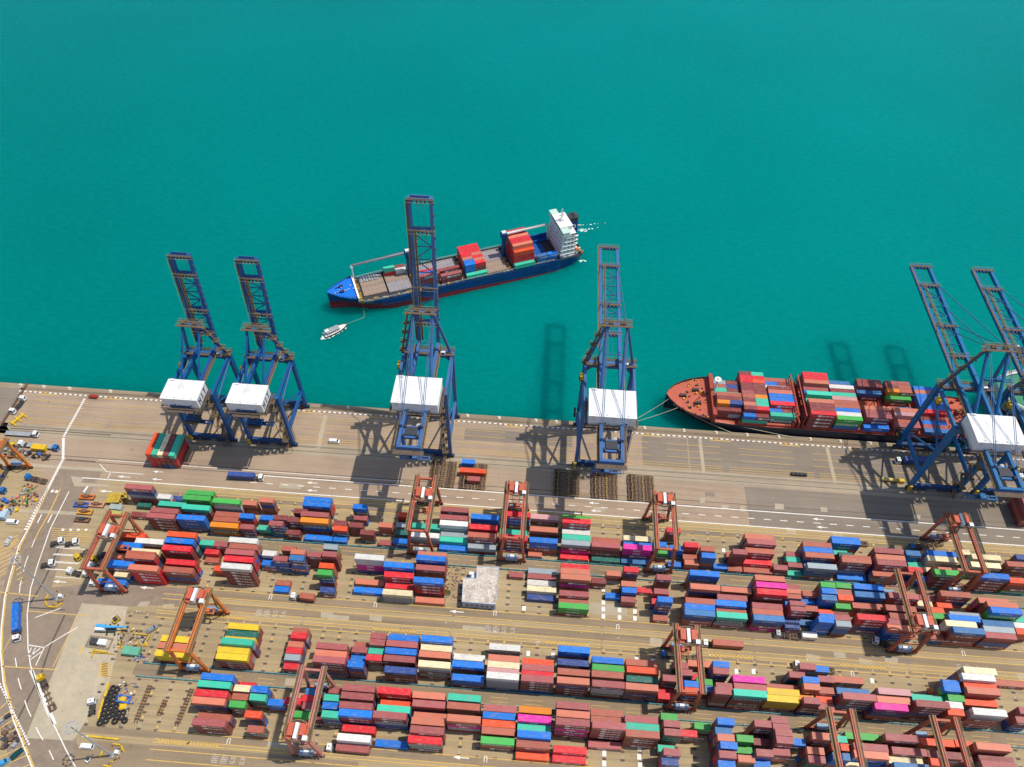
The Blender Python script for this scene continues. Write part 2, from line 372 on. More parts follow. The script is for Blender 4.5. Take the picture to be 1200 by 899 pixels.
# arrows and lane text
def arrow(x, y, ln=5.0, c='white', ang=math.pi):
    d = Vector((math.cos(ang), math.sin(ang))); n = Vector((-d.y, d.x)); p = Vector((x, y)); z = LZ[c]
    line(c, p, p + d * ln * .6, .35)
    a = p + d * ln * .55
    LINES[c].quad([(*(a - n * .7), z + .01), (*(p + d * ln), z + .01), (*(a + n * .7), z + .01)])
for x in (-103, 28, 130, -176):
    arrow(x + 4, 183.9); arrow(x + 5, 179.8)
for px in ((172, 689), (535, 717), (655, 840), (105, 864), (70, 682), (540, 888), (124, 576), (145, 559)):
    g = G(*px); arrow(g.x + 3, g.y, 6)
LINES['worn'] = MB(); LZ['worn'] = .112
def lane_text(px, py):
    """two big characters, then two small rows, as stencilled on the lanes (too worn to read)"""
    g = G(px, py)
    def hs(x, y, l, w_=.17): line('worn', (g.x + x, g.y + y), (g.x + x + l, g.y + y), w_)
    def vs(x, y, l, w_=.17): line('worn', (g.x + x, g.y + y), (g.x + x, g.y + y + l), w_)
    for k in (0, 1):
        X = k * 3.3
        for y in (-1.3, -.6, .1, .8, 1.4): hs(X + (.3 if y > 1 else 0), y, 2.5 - (.8 if y > 1 else 0))
        for x in (.15, .9, 1.6, 2.4): vs(X + x, -1.4 + (.7 if x in (.9,) else 0), 2.3 if x != .9 else 1.9)
        line('worn', (g.x + X + .2, g.y - 1.5), (g.x + X + 1.0, g.y - .7), .16)
    for row in (-1.2, .35):
        for k in range(4):
            X = 7.2 + k * .95 + (1.6 if k > 1 else 0); vs(X, row, 1.0); hs(X, row + (1.0 if k % 2 else .5), .55); hs(X, row + .02, .5 if k != 2 else .2); vs(X + .55, row + (.4 if k % 2 else 0), .55)
for p in ((300, 718), (568, 737), (1121, 783), (248, 889)): lane_text(*p)
for p in ((317, 700), (440, 709), (580, 719), (268, 869), (1129, 766), (724, 735), (569, 890), (999, 790)):
    g = G(*p); line('white', (g.x - .5, g.y - 1), (g.x - .5, g.y + 1), .25); line('white', (g.x + .5, g.y - 1), (g.x + .5, g.y + 1), .25); line('white', (g.x - .5, g.y + 1), (g.x + .5, g.y + 1), .25)
for p in ((706, 636), (724, 637), (707, 706), (707, 714), (726, 715), (744, 717), (707, 722.5), (726, 724), (744, 725), (707, 691), (708, 883), (708, 895), (749, 877), (749, 887), (750, 897), (746, 773), (765, 775),
          (848, 645), (863, 787), (883, 787), (1022, 798), (614, 713), (619, 766), (648, 768)):
    g = G(*p); LINES['white'].quad([(g.x - .75, g.y - 1, .12), (g.x + .75, g.y - 1, .12), (g.x + .75, g.y + 1, .12), (g.x - .75, g.y + 1, .12)])
# left-hand road markings
pline('yellow', [(57, 573), (38, 612), (24, 640), (14, 675), (7, 700), (3, 735), (2, 765), (6, 800), (18, 845), (30, 875), (42, 905)], .7)
pline('white', [(56, 573), (37, 612), (22, 640), (12, 675), (5.5, 700), (1.6, 735), (.6, 765), (4, 800), (16, 845), (28, 875), (40, 905)], .45)
pline('yellow', [(71, 573), (56, 605), (46, 622), (41, 632)], .55); pline('white', [(81, 576), (59, 620), (45, 660), (36, 690), (32, 720), (33, 760), (36, 780)], .4)
pline('white', [(41, 632), (30, 660), (24, 685), (22, 700)], .35, (4, 4)); pline('white', [(49, 603), (44, 613)], .5); pline('white', [(61, 603), (56, 613)], .5)
pline('white', [(36, 780), (45, 810), (55, 835), (66, 855), (78, 880), (92, 905)], .36)
pline('white', [(18, 771), (22, 798), (32, 830), (45, 858), (58, 880), (66, 897)], .35, (4, 5))
for q in range(52):                                                   # thick ladder border on the inside of the bend
    t_ = q / 51.0; a = Vector((37, 786)).lerp(Vector((63, 848)), t_); pline('white', [(a.x - 2.6 + 1.2 * t_, a.y + .5), (a.x + 2.4 + 1.0 * t_, a.y - .5)], .42)
for y0, y1, x0, x1 in ((759, 769, 33, 37), (759, 771, 37, 42), (760, 776, 35, 47), (763, 780, 36, 50)):
    pline('white', [(x1, y0), (x0, y0 + 10)], .35)
pline('white', [(33, 756), (52, 759), (61, 753), (91, 735)], .35); pline('white', [(52, 759), (42, 780)], .35); pline('white', [(71, 713), (41, 724)], .35)
pline('yellow', [(90, 722), (78, 750), (62, 782)], .4); pline('yellow', [(0, 694), (45, 699)], .4); pline('yellow', [(32, 716), (106, 722)], .35); pline('yellow', [(2, 781), (68, 785)], .4)
pline('yellow', [(16, 741), (3, 766)], .3); pline('white', [(66, 745), (54, 736)], .01)
pline('black', [(70, 640), (52, 680), (34, 710)], .7); pline('black', [(34, 712), (76, 715)], .6); pline('black', [(76, 721), (60, 755), (48, 790), (20, 845), (12, 860)], .7)
pline('black', [(12, 502), (60, 505), (130, 510)], .5); pline('black', [(78, 538.5), (112, 541)], .4)
for q in range(9): pline('white', [(64 + 1.2 * q * .2, 640 + q * 9), (64 + q * .2 + 30, 642 + q * 9)], .25) if q < 5 else None
for k in range(22):                                                   # ladder marking down the west edge of the quay
    a = Vector((99, 468)).lerp(Vector((75, 511)), k / 21); pline('white', [(a.x - 1.3, a.y), (a.x + 1.3, a.y + .4)], .75)
for k in range(46):
    seg = [Vector((74.5, 514)), Vector((74, 538)), Vector((56, 573)), Vector((30, 620))]
    t_ = k / 45 * 3; i = min(2, int(t_)); a = seg[i].lerp(seg[i + 1], t_ - i); pline('white', [(a.x - 1.5, a.y), (a.x + 1.5, a.y + .4)], .8)
for k in range(24):
    a = Vector((0, 802)).lerp(Vector((34, 872)), k / 23); pline('white', [(a.x - 1.1, a.y + .5), (a.x + 1.1, a.y - .5)], .8)
for k in range(10): pline('yellow', [(12 + k * 2.0 - k * .9, 632 + k * 6), (22 + k * .6, 627 + k * 6.2)], .5)
for k in range(8): pline('yellow', [(0, 676 - k * 5), (6 + k * 2.2, 671 - k * 5.6)], .5)
for k in range(8): pline('yellow', [(-5, 835 + k * 11), (14 + k * 3.4, 818 + k * 11)], .4)
pline('white', [(60, 575.5), (69, 576.6)], 1.4, (1.2, .8)); pline('white', [(103, 570), (98, 577)], .9)
pline('white', [(117, 544), (125, 553), (168, 556)], .3); pline('white', [(125, 563.5), (130, 553)], .3); pline('white', [(73, 620), (105, 622)], .01)
for q in range(6): pline('yellow', [(60, 619 + q * 2.6), (108, 622 + q * 2.6)], .3)
for q in range(4): LINES['white'].quad([(*(G(72 + q * 9, 622.0)[:2]), .12), (*(G(75 + q * 9, 622.3)[:2]), .12), (*(G(76 + q * 9, 620)[:2]), .12), (*(G(73 + q * 9, 619.7)[:2]), .12)])
for y_ in (642, 650, 659, 667): pline('white', [(66 - (y_ - 642) * .5, y_), (100 - (y_ - 642) * .5, y_ + 2)], .3)
for q in range(9):                                                    # yellow box hatching beside the runway
    pline('yellow', [(118 + q, 777), (116 + q * 1.2, 793)], .3)
    pline('yellow', [(119, 777 + q * 2), (131 - q * .2, 778 + q * 2)], .25)
pline('yellow', [(97, 757), (93, 768)], .8)
tag(LINES['white'].build('white_lane_marking', M_WHITE), kind='structure')
tag(LINES['worn'].build('worn_lane_lettering', mat('worn_white_paint', (.56, .50, .42), rough=.8, var=.25, scale=1.2, dirt=(.3, .23, .16), dirt_amt=.8, dirt_scale=.8)), kind='structure')
tag(LINES['yellow'].build('yellow_lane_marking', M_YELLOW), kind='structure')
tag(LINES['black'].build('drain_channel', M_DARKP), kind='structure')

# striped kerb along the quay edge, real low blocks
mb = MB(); x = -262.0; k = 0
while x < 330:
    mb.bx(x, x + 1.45, 225.1, 225.75, .0, .22, 1 if k % 13 == 5 else 0); mb.bx(x + 1.45, x + 2.6, 225.16, 225.7, .0, .2, 2)
    if k % 13 in (4, 5, 6, 7): mb.bx(x, x + 2.5, 224.3, 224.8, 0, .05, 1)
    x += 2.6; k += 1
o = mb.build('striped_kerb', [M_WHITE, M_YELLOW, M_BLACKP]); tag(o, kind='structure')
mb = MB()                                                              # crane rails
for y in (227.5, 204.0): mb.bx(-262, 420, y - .35, y - .2, 0, .07); mb.bx(-262, 420, y + .2, y + .35, 0, .07)
for y in (201.3, 189.0, 186.6): mb.bx(-262, 420, y - .12, y + .12, 0, .05)
tag(mb.build('crane_rail', mat('worn_rail_steel', (.085, .075, .068), rough=.5, metal=.4)), kind='structure')

# slot pads: dark corner pads with yellow numbers on the bare parts of the yard
mb = MB()
for yb in (154.1, 129.4, 97.4, 72.9):
    for i in range(-11, 24):
        X = -12.6 + 13.35 * i / 1.0
        for half in (0, 6.65):
            for r_ in range(7):
                y = yb + r_ * 2.95 - .3; xx = X + half - .35
                mb.quad([(xx - .75, y - .4, .07), (xx + .75, y - .4, .07), (xx + .75, y + .4, .07), (xx - .75, y + .4, .07)], 0)
                if (i * 5 + r_ * 3) % 4: mb.quad([(xx - .4, y + .75, .075), (xx + .4, y + .75, .075), (xx + .4, y + 1.7, .075), (xx - .4, y + 1.7, .075)], 1 if (i + r_) % 3 == 0 else 3)
        for r_ in range(7):
            y = yb + r_ * 2.95 - .25; mb.quad([(X, y - .06, .065), (X + 13.3, y - .06, .065), (X + 13.3, y + .06, .065), (X, y + .06, .065)], 2)
tag(mb.build('slot_marking', [M_DARKP, M_YELLOW, M_LANE, M_PATCH]), kind='structure')

# mooring bollards on the cope
bm = mat('bollard_paint', (.62, .55, .42), rough=.5)
bmb = MB(); bmb.tube((0, 0, 0), (0, 0, .55), .42, 10, 0, .34); bmb.tube((0, 0, .55), (0, 0, .8), .34, 10, 0, .62); bmb.bx(-.8, .8, -.8, .8, 0, .12)
bme = bmb.mesh('mooring_bollard', bm)
ORD = ['first', 'second', 'third', 'fourth', 'fifth', 'sixth', 'seventh', 'eighth', 'ninth', 'tenth', 'eleventh', 'twelfth', 'thirteenth', 'fourteenth',
       'fifteenth', 'sixteenth', 'seventeenth', 'eighteenth', 'nineteenth', 'twentieth'] + ['twenty-' + q for q in ('first', 'second', 'third', 'fourth', 'fifth', 'sixth', 'seventh', 'eighth', 'ninth')] + ['thirtieth'] + ['thirty-' + q for q in ('first', 'second', 'third', 'fourth', 'fifth', 'sixth', 'seventh', 'eighth', 'ninth')]
for i, px in enumerate((25, 52, 82, 130, 355, 408, 548, 585, 628, 652, 755, 801, 839, 875, 912, 949, 984, 1019, 1052)):
    X = G(px, 449 + px * .068).x
    o = place('mooring_bollard', bme, loc=(X, 229.2, 0)); tag(o, ORD[i] + ' pale bollard from the left along the quay edge', 'bollard', 'bollards along the quay edge')
# ------------------------------------------------------------------ containers
S7 = 7.4925
ZN = dict(A1=(80, 550, S7), A2=(220, 550, S7), A3=(360, 550, S7), A4=(500, 550, S7), A5=(640, 570, S7), A6=(780, 580, S7), A7=(920, 600, S7), A8=(1040, 600, S7),
          B1=(80, 650, S7), B2=(220, 640, S7), B3=(360, 640, S7), B4=(500, 640, S7), B5=(640, 650, S7), B6=(780, 650, S7), B7=(920, 660, S7), B8=(1040, 660, S7),
          C1=(200, 770, S7), C3=(340, 735, S7), C5=(480, 735, S7), C7=(620, 735, S7), E1=(760, 720, S7), E3=(900, 760, S7), E5=(1040, 760, S7),
          D4=(340, 779, S7), D6=(480, 779, S7), D8=(620, 779, S7), E2=(760, 779, S7), E4=(900, 779, S7), E6=(1040, 779, S7), R4=(300, 670, 3.927))
# zone | colour+length  near-left top corner in the enlarged crop  tiers  [colours of the boxes below]
YARD = """
A1|k40 487,165 5 nsmm;e20 597,325 1;m40 550,412 1;t40 787,312 3;k40 707,373 4;k40 680,420 4 mmm;g40 1005,215 4;g40 997,265 4 g;t40 990,345 4 m;b40 945,435 4 bbn;n40 868,283 1;w20 780,240 3 q
A2|g40 212,290 4 wsm;h20 480,310 3 m;q40 235,410 2;q40 220,450 2;o40 187,510 3 eo;b20 443,425 3 rm;k20 450,525 3 nm;h20 625,285 4 nqm;b20 628,440 2;m20 748,440 3;k20 693,490 4 neu;t20 623,530 2 e;m20 858,570 2 m;m20 885,460 3 mm;b40 1015,280 4;b40 1000,330 4;k40 985,385 4;o40 975,460 4 enm;b40 1015,635 1;m20 925,385 3
A3|m20 225,490 3 m;R20 220,550 3 em;b20 222,640 1;b20 395,345 4 enm;k20 405,440 2;m20 362,505 3 mm;m20 460,570 3 mem;h20 622,505 3 qm;k20 620,680 1;R20 795,415 2 m;s20 778,505 2;e20 768,570 2;b20 750,650 2 n;t40 918,510 3 n;w40 920,590 3 sm
A4|k40 120,365 4;k40 112,435 4 m;w40 110,500 4 sqm;s40 108,610 2;t40 108,670 2;b40 102,718 1;b40 385,430 4 bmm;r40 370,520 4 m;q40 358,600 4 m;s40 360,680 2 m;r40 660,405 5 bbm;t40 640,565 3;r40 635,610 4 mmn;P40 912,430 4 mgm;h40 905,540 4 mm;b40 900,645 4 bqqm;h20 890,750 1
A5|g40 143,290 4;r40 143,325 5 m;w40 140,405 3;t40 140,465 4 e;s40 135,505 4 mpm;r40 122,640 1;q40 405,485 3 m;k40 400,560 4 mqm;e40 400,690 1;c40 680,470 2;b40 683,530 3 b;b20 938,525 3;p40 680,590 4 pmq;u40 660,690 1;g20 942,585 3 em;b20 1085,560 3 bem;r20 1060,400 4 mme;b20 1105,720 1
A6|r20 165,455 4 mmm;q20 310,490 3;b20 320,550 4 uqn;h20 148,625 2 r;q20 145,585 2;b20 428,645 1;k20 590,530 5 mmmm;q40 710,540 4 mm;h40 700,380 4;k40 720,425 5 mmm;q20 555,682 1;r40 685,635 2 q;q40 690,690 1;k20 952,655 2;k20 1090,660 2;t20 1095,725 1;q20 540,575 2
A7|q40 170,345 4 q;b40 178,400 4;q40 188,460 4;s40 195,530 4 uu;u40 190,592 2;b40 425,310 3;b40 437,357 4 u;q40 510,420 4 m;q40 515,485 5 mms;b40 467,605 1;t20 40,575 2;k20 38,520 2;k40 790,355 4;h40 805,415 5;k40 820,480 5 mn;q40 785,595 3 sm;e20 480,400 3;t20 440,420 2
A8|u20 172,385 4 bb;t20 195,475 2;r20 190,525 3;b40 365,400 4 n;c40 365,455 4 sm;c20 620,370 2;c40 750,410 4 wnn;c40 745,480 4 ee;g40 425,565 5;h40 440,625 4 mm;b40 820,580 5 mmmm;q40 1060,475 4 mm;n40 1140,415 2;R40 1080,620 4 mmg;b20 225,600 2 u;c20 330,560 2
A1|R40 420,585 3;b40 405,622 3 mm;w40 605,585 3;c40 590,622 3;q40 535,670 4;q40 515,730 5 rnm;R40 860,585 5;b40 838,640 5;r40 815,705 5 mmm;h20 335,775 2;t20 1150,680 3 ue
B1|b40 305,85 4 mmm;c20 385,210 2 b;h40 512,145 5 rrrr;r40 850,80 4 m;q40 828,147 4 mn
A2|k20 207,688 3 me;r20 150,720 2;q20 150,800 1 m;w40 358,628 4 s;q40 355,690 5 q;k40 322,740 5;r40 303,800 5;w40 285,865 6 mmmm;w20 648,755 3 u;b20 645,840 2 q;k20 745,800 4 bnu;h20 900,735 4;q20 818,720 3;u20 885,795 5 mbqn;k20 1045,765 4 mmm
B2|R20 230,215 2 m;q20 770,342 1;b20 752,402 1
A3|s20 138,692 4 g;k20 128,762 5 mmm
B3|R20 98,190 4;g20 82,250 5 enm;n20 108,402 2 m;w40 413,110 5 wppn;b40 670,180 5 bqm;r40 670,270 4 ms;r40 680,362 2;c40 658,422 3 ss;h40 420,330 1;b40 405,402 1;h40 968,75 4;b40 955,118 5 n;k40 950,205 4 m;b40 930,315 5 mmrm;h40 945,490 1
B4|k20 722,267 1;s40 890,217 1;k40 885,278 1;w40 882,338 1;c40 880,392 2 s;n40 880,462 1
B5|r40 128,120 4;h40 125,165 5;h40 128,205 5 mpmn;k40 115,368 3 m;q40 110,420 2;g40 108,487 3 gm;m20 400,247 2 m;h20 530,182 3 ms;r20 685,148 4 nmm;b20 520,378 1;h20 660,275 3;b20 668,330 3 n;k20 660,412 2 m;r20 800,330 1 m;k20 972,218 4 mmm;k20 950,342 3;b20 980,398 5 umnb;r20 930,445 2 n;q20 940,578 1
B6|b40 215,178 5 be;h40 220,298 5 nmp;h40 492,322 4 me;q40 180,452 4 m;k40 460,423 4 m;b40 453,502 4 b;t40 455,567 4 e;q40 460,627 3 m;u40 172,538 4 n;b40 180,597 4 n;h40 790,222 5;p40 800,282 6;r40 808,342 6 mm;k40 765,472 4 m;q40 770,537 4 m;u40 782,597 4 nmp;k20 1080,352 2;h20 1072,392 3 m;b20 1062,465 2;k20 1102,488 5 rmm;n20 1052,648 2
B7|q20 153,285 3 m;k20 15,262 2;q20 22,332 3;b20 10,397 2;b20 155,362 2;k20 60,418 5 rmm;q20 170,418 3;n20 0,572 2;u20 137,542 1;g20 310,208 5;b20 315,262 5;u20 330,322 5 bb;R20 290,452 3;b20 300,512 4;b20 310,572 5 bbb;g20 455,215 4;q20 460,275 4;R20 475,337 5 m;m20 430,462 3;k20 445,522 4;s20 455,587 4 uu;b40 610,222 4;u40 620,292 4 bm;q40 600,392 3 m;r40 645,492 5 rmn;k40 922,302 4 r;q40 890,412 4;q40 930,500 4;k20 900,552 4;h40 910,618 4 bn;g20 437,408 4 g
B8|k20 300,352 3;c20 280,418 3;q40 500,368 5 mn;R20 400,472 3;R20 465,462 3;g20 425,542 3;s40 535,482 4;b40 560,547 5;u40 570,607 5;c40 560,682 5 wq;q20 390,658 2 u;h40 810,350 4 pm;h40 885,375 5;b40 920,432 6 gg;u40 850,562 4;s40 865,627 4;k40 885,702 4 mu;t20 1130,522 3;w20 1120,562 3;R20 1140,622 3
B1|y40 805,757 2;h40 780,818 2;y40 752,885 3 y
B2|y40 345,722 3;e40 330,790 3;y40 312,840 3;t40 272,893 5
C1|y40 390,2 4;y40 378,48 4 q
R4|q20 165,282 3 q;r20 155,310 4 s;h20 145,340 3 u;r20 135,373 3;s20 125,416 3 n;r20 120,457 2
C3|k40 222,183 4;h40 210,248 5;k40 190,313 6 mmm;q20 555,180 2;k20 535,232 3 m;b20 530,282 2;b20 498,347 5 nqn;k20 700,97 4;k20 690,157 4 m;t20 682,227 3;r20 662,288 4 mes;b40 860,108 3;k40 840,163 4;b40 828,228 4;k40 815,293 4 m;n40 820,408 4 mmm
C5|b40 97,123 4 bs;c40 95,195 3;h40 78,257 4 m;c40 72,343 5 smsm;w40 385,282 2;b40 370,343 4 me;b40 370,467 3 bm;w40 697,193 3 n;h40 688,293 4;c40 682,362 4;P40 675,432 4;w40 668,502 5 sssu;R40 988,322 3;k40 985,392 4;r40 978,457 4;k40 975,522 5 mmm
C7|b40 258,212 4 bm;n40 250,327 3 n;q40 250,412 4;h40 245,487 5 nmmm;b40 555,307 3;g40 555,377 4 gm;q40 550,430 4;k40 555,517 5 wwem;q40 850,330 2;R40 860,417 4 m;e40 855,450 3 um;h40 850,582 5 mn;r20 1135,642 2 r
E1|k20 215,490 3 e;k20 255,512 3 e;h40 350,472 2;k20 120,612 4 eem;b20 320,627 4 u;r20 375,582 2;g20 420,615 3;u20 420,672 3;R20 300,692 4 nm;r20 85,767 1;b20 570,448 5 m;k20 570,512 5 nn;k20 588,652 5;k20 590,717 6 mmm;p40 745,587 5;k40 755,657 5;t40 755,737 6 emme;y40 1060,732 4 yy;q40 1060,665 3
E3|k20 190,245 4 ne;k20 290,212 5 s;b20 305,282 5 g;h20 315,347 5 mee;b20 405,202 2 n;k20 455,292 4 m;q40 555,292 3 m;y40 10,427 4 oyy;q20 440,407 4 m;R20 430,482 3;o20 245,512 3;k20 325,507 5 mmm;k20 450,562 3;u40 610,397 4;k40 670,442 6 mmu;P40 975,397 4 m;h40 970,492 5 m;p40 950,577 5 nn
E5|t40 235,437 4;m40 265,507 6 mmnm;b20 495,327 5 m;b20 510,392 6 g;g20 525,457 5;w20 540,527 5;R20 570,602 5 q;c40 720,342 6 s;w40 710,412 6 k;R40 725,492 5;h40 755,545 6;w40 775,622 6 sk;R40 750,712 4 n;q40 940,322 1;k20 1180,602 5 mm;k20 1150,682 4 mn;R20 540,692 1
C1|b40 258,192 4 b;t40 230,257 4;r40 203,337 4;h40 180,402 4 nnm;q40 228,545 3;k40 178,592 4 mmm;r20 605,240 1;c20 548,297 3;q20 530,372 3;g20 505,437 4 mmm;b20 700,307 4 b;t20 685,377 4 eem;R20 642,527 4 nm;q20 665,657 3 e;b20 880,425 3 bm;r20 995,407 3
C3|u20 125,602 3;r20 50,677 3 e;k20 108,682 3 ee;t20 290,642 3;b20 275,712 4;t20 258,787 5 nne;m20 190,842 1 m;k20 335,567 2;k40 455,552 4;k40 440,622 4;k40 425,707 5;b40 410,772 5 mmnr;r40 765,577 5 rmm
D4|R40 785,372 3;t40 760,397 4;k40 722,462 5 msnn;b40 742,712 1;r40 450,582 2 r;w40 405,662 3 sm;g20 30,450 2
C5|h40 22,617 4 m;k40 20,692 4 mnn
D6|h40 30,470 3;h40 10,517 4;k40 0,592 5 mm;t40 335,307 4;q40 325,382 4 mm;h40 325,492 5 mps;k40 650,402 3;b40 640,467 3;R40 635,537 3;q40 630,602 3;g40 622,687 3 qm;o40 958,417 3;p40 950,492 4 nn;t40 945,575 3;b40 945,632 4 n;q40 935,727 3;R40 930,812 1
R4|r40 697,784 4 sem
D8|k40 240,377 4;h40 240,452 5;k40 235,522 6 mpmp;r40 212,767 2;r40 205,848 1;q40 540,455 3;q40 545,490 3;k40 555,552 6 mmmm;k40 520,722 1;k40 840,512 4;t40 850,550 4;q40 850,627 5 mmm
E2|g20 110,480 3;k20 135,542 5;k20 140,617 5 eee;r20 285,627 3 e;t20 85,762 2;k20 135,797 5 mn;n20 115,872 4;g20 405,562 3 g;b20 610,522 6 mm;u20 590,607 5;h20 610,667 6;b20 635,732 6 b;k20 625,822 6 m;b20 615,892 5;g20 780,692 4 e;g20 780,772 2;h20 795,852 4 e;b20 920,892 3;k20 935,542 6 mmm;k20 1110,642 6;m20 938,705 3;k20 950,792 5 nn;k20 1100,792 4;k20 1097,562 5
E4|k20 40,560 5;k20 65,622 6 eme;b20 178,702 4 me;h20 395,652 6 mmm;h20 350,782 5;k20 360,857 5 ee;t20 555,677 3;g40 690,667 2;R20 565,747 5 e;u20 580,832 5 bb;k40 760,747 5;h40 770,832 5 bn;k40 1035,642 6 mmm;c20 680,885 3
E6|k40 50,782 5 e;c40 20,882 4;u40 65,900 5;R40 300,702 3 mm;R20 615,752 3;h40 805,782 6 mm;m40 795,842 4;k40 835,892 5;m40 362,812 4;R20 390,882 5;m20 632,802 3
"""
BLK = [('A', 154.1, 2.98), ('B', 129.4, 2.98), ('C', 97.4, 2.98), ('D', 72.9, 2.98)]
TH = 2.62
LEN = {20: 6.06, 40: 12.19}
boxes = []          # dict(b, r, t, x, y, z, L, c, top)
def rnd_col(rg): return rg.choice('mmmmmmqqqkkmnbehsrmmqbn')
def add_stack(b, r, x, y, z0, L_, top, tiers, below, rg):
    for t_ in range(tiers):
        k = tiers - 1 - t_
        c = top if k == 0 else (below[k - 1] if k - 1 < len(below) else rnd_col(rg))
        boxes.append(dict(b=b, r=r, t=t_, n=tiers, x=x, y=y, z=z0 + t_ * TH, L=L_, c=c, top=(k == 0)))
def parse_yard():
    rg = random.Random(3); stacks = []
    for ln in YARD.strip().split('\n'):
        z, rest = ln.split('|')
        for e in rest.split(';'):
            p = e.split(); c, L_ = p[0][0], int(p[0][1:]); x, y = map(float, p[1].split(',')); tg = int(p[2]); below = p[3] if len(p) > 3 else ''
            px = ZP(ZN[z], x, y); best = None
            for t_ in (tg - 1, tg, tg + 1):
                if t_ < 1 or t_ > 6: continue
                g = G(px[0], px[1], t_ * TH)
                for bi, (b, y0, dy) in enumerate(BLK):
                    if abs(g.y - (y0 + 2.5 * dy)) > 4.2 * dy: continue
                    q = (g.y - y0) / dy; r = min(5, max(0, round(q))); cost = abs(q - r) + .14 * abs(t_ - tg)
                    cost = abs(t_ - tg)
                    if best is None or cost < best[0]: best = (cost, t_, b, r, g.x, g.y)
            if best: stacks.append([best[2], best[3], best[4], best[5], best[1], L_, c, below, best[0], z + ' ' + e])
    # ease overlapping stacks apart a little
    for it in range(120):
        mv = 0
        for i in range(len(stacks)):
            s = stacks[i]
            for j in range(i + 1, len(stacks)):
                d = stacks[j]
                if s[0] != d[0] or abs(s[3] - d[3]) >= 2.52: continue
                ox = min(s[2] + LEN[s[5]], d[2] + LEN[d[5]]) - max(s[2], d[2])
                if ox <= .06: continue
                oy = 2.53 - abs(s[3] - d[3]); mv += 1
                if ox < oy * 1.3 or ox < 1.0:
                    sg = 1 if s[2] + LEN[s[5]] / 2 < d[2] + LEN[d[5]] / 2 else -1; s[2] -= sg * ox * .5; d[2] += sg * ox * .5
                else:
                    sg = 1 if (s[3], i) < (d[3], j) else -1; s[3] -= sg * oy * .5; d[3] += sg * oy * .5
        for s in stacks:
            b_ = [q for q in BLK if q[0] == s[0]][0]; lo, hi = b_[1] - .4, b_[1] + 16.4
            s[3] = min(hi, max(lo, s[3]))
        if not mv: break
    for s in stacks:
        b_ = [q for q in BLK if q[0] == s[0]][0]; s[1] = int(min(5, max(0, round((s[3] - b_[1]) / 2.9))))
        add_stack(s[0], s[1], s[2], s[3], 0.03, s[5], s[6], s[4], s[7], rg)
    print('left overlaps', mv)
    return stacks
STACKS = parse_yard()
print('stacks', len(STACKS), 'boxes', len(boxes))

# deck cargo of the docked red ship: bays listed from the far side to the near side
SHIP2 = [  # x, base z, rows far->near : top colours (two letters = two short boxes), tiers ; boxes below on the near side
    (88.6, 5.6, 9, ['sm2', 'qn2', 'tm2', 't2', 'q3', 'm3', 'on3', 'mm2'], 1.0),
    (101.4, 5.4, 11, ['mt3', 'rr3', 'rR3', 'mm3', 'mm3', 'km3', 'qo3', 'mt3', 'ht3', 'mr3', 'bm2']),
    (114.6, 5.4, 10, ['q2', 'bm2', 'w2', 'm3', 'h3', 'b3', 'b3', 'r3', 'bm2', 't2'], .6),
    (132.4, 5.4, 11, ['r4', 'r4', 'h4', 'k3', 'bt3', 't4', 't3', 'h4', 'm4', 'm4', 'r4']),
    (145.6, 5.4, 11, ['u2', 'h2', 'w3', 'm3', 't3', 'P3', 'q3', 'q3', 'b3', 'w3', 'g3']),
    (160.2, 5.4, 11, ['m3', 'm3', 'u2', '', '', '', '', 'h3', 'k3', 'k3', 'b1']),
    (174.2, 5.4, 11, ['kk3', 'mq3', 'oq3', 'g2', '', 'qu1', 'nq1', 'h3', 'P3', 'q2', 'k2']),
    (189.5, 5.4, 11, ['b2', 'h2', 'b2', 'b2', 'b2', 'b2', 'r2', 'm1', 'b1', 'k1', 'u1']),
]
for bi, bay in enumerate(SHIP2):
    rg = random.Random(40 + bi); off = bay[4] if len(bay) > 4 else 0
    nrow = len(bay[3])
    for i, spec in enumerate(bay[3]):
        if not spec: continue
        r = nrow - 1 - i; tiers = int(spec[-1]); cs = spec[:-1]; y = 232.4 + off * 2.46 + r * 2.46
        if len(cs) == 2:
            for j in (0, 1): add_stack('S', r, bay[0] + j * 6.14, y, bay[1], 20, cs[j], tiers, 'tee' if spec == 'bm2' else '', rg)
        else:
            add_stack('S', r, bay[0], y, bay[1], 40, cs, tiers, {'r4': 'mmm', 'g3': 'gu', 't2': 'e', 'b3': 'te'}.get(spec, ''), rg)
for b_ in boxes: b_['bay'] = None

# feeder ship under way: its own frame (x from bow to stern, y to port)
S1O = Vector((-120.9, 299.4, 0)); S1A = R(23.5)
def s1(px, py, z):
    g = G(px, py, z) - S1O; c, s_ = math.cos(S1A), math.sin(S1A); return (g.x * c + g.y * s_, -g.x * s_ + g.y * c)
F1 = []             # (colour, len, local x, local y, tiers, base z)
def f1(zone, spec, base):
    for e in spec.split(';'):
        p = e.split(); x, y = map(float, p[1].split(',')); t_ = int(p[2]); q = s1(*ZP(zone, x, y), base + t_ * TH)
        F1.append((p[0][0], int(p[0][1:]), q[0], q[1], t_, base, p[3] if len(p) > 3 else ''))
ZF1 = (375, 300, 8.99); ZF2 = (480, 270, 8.99); ZF3 = (570, 235, 8.99)

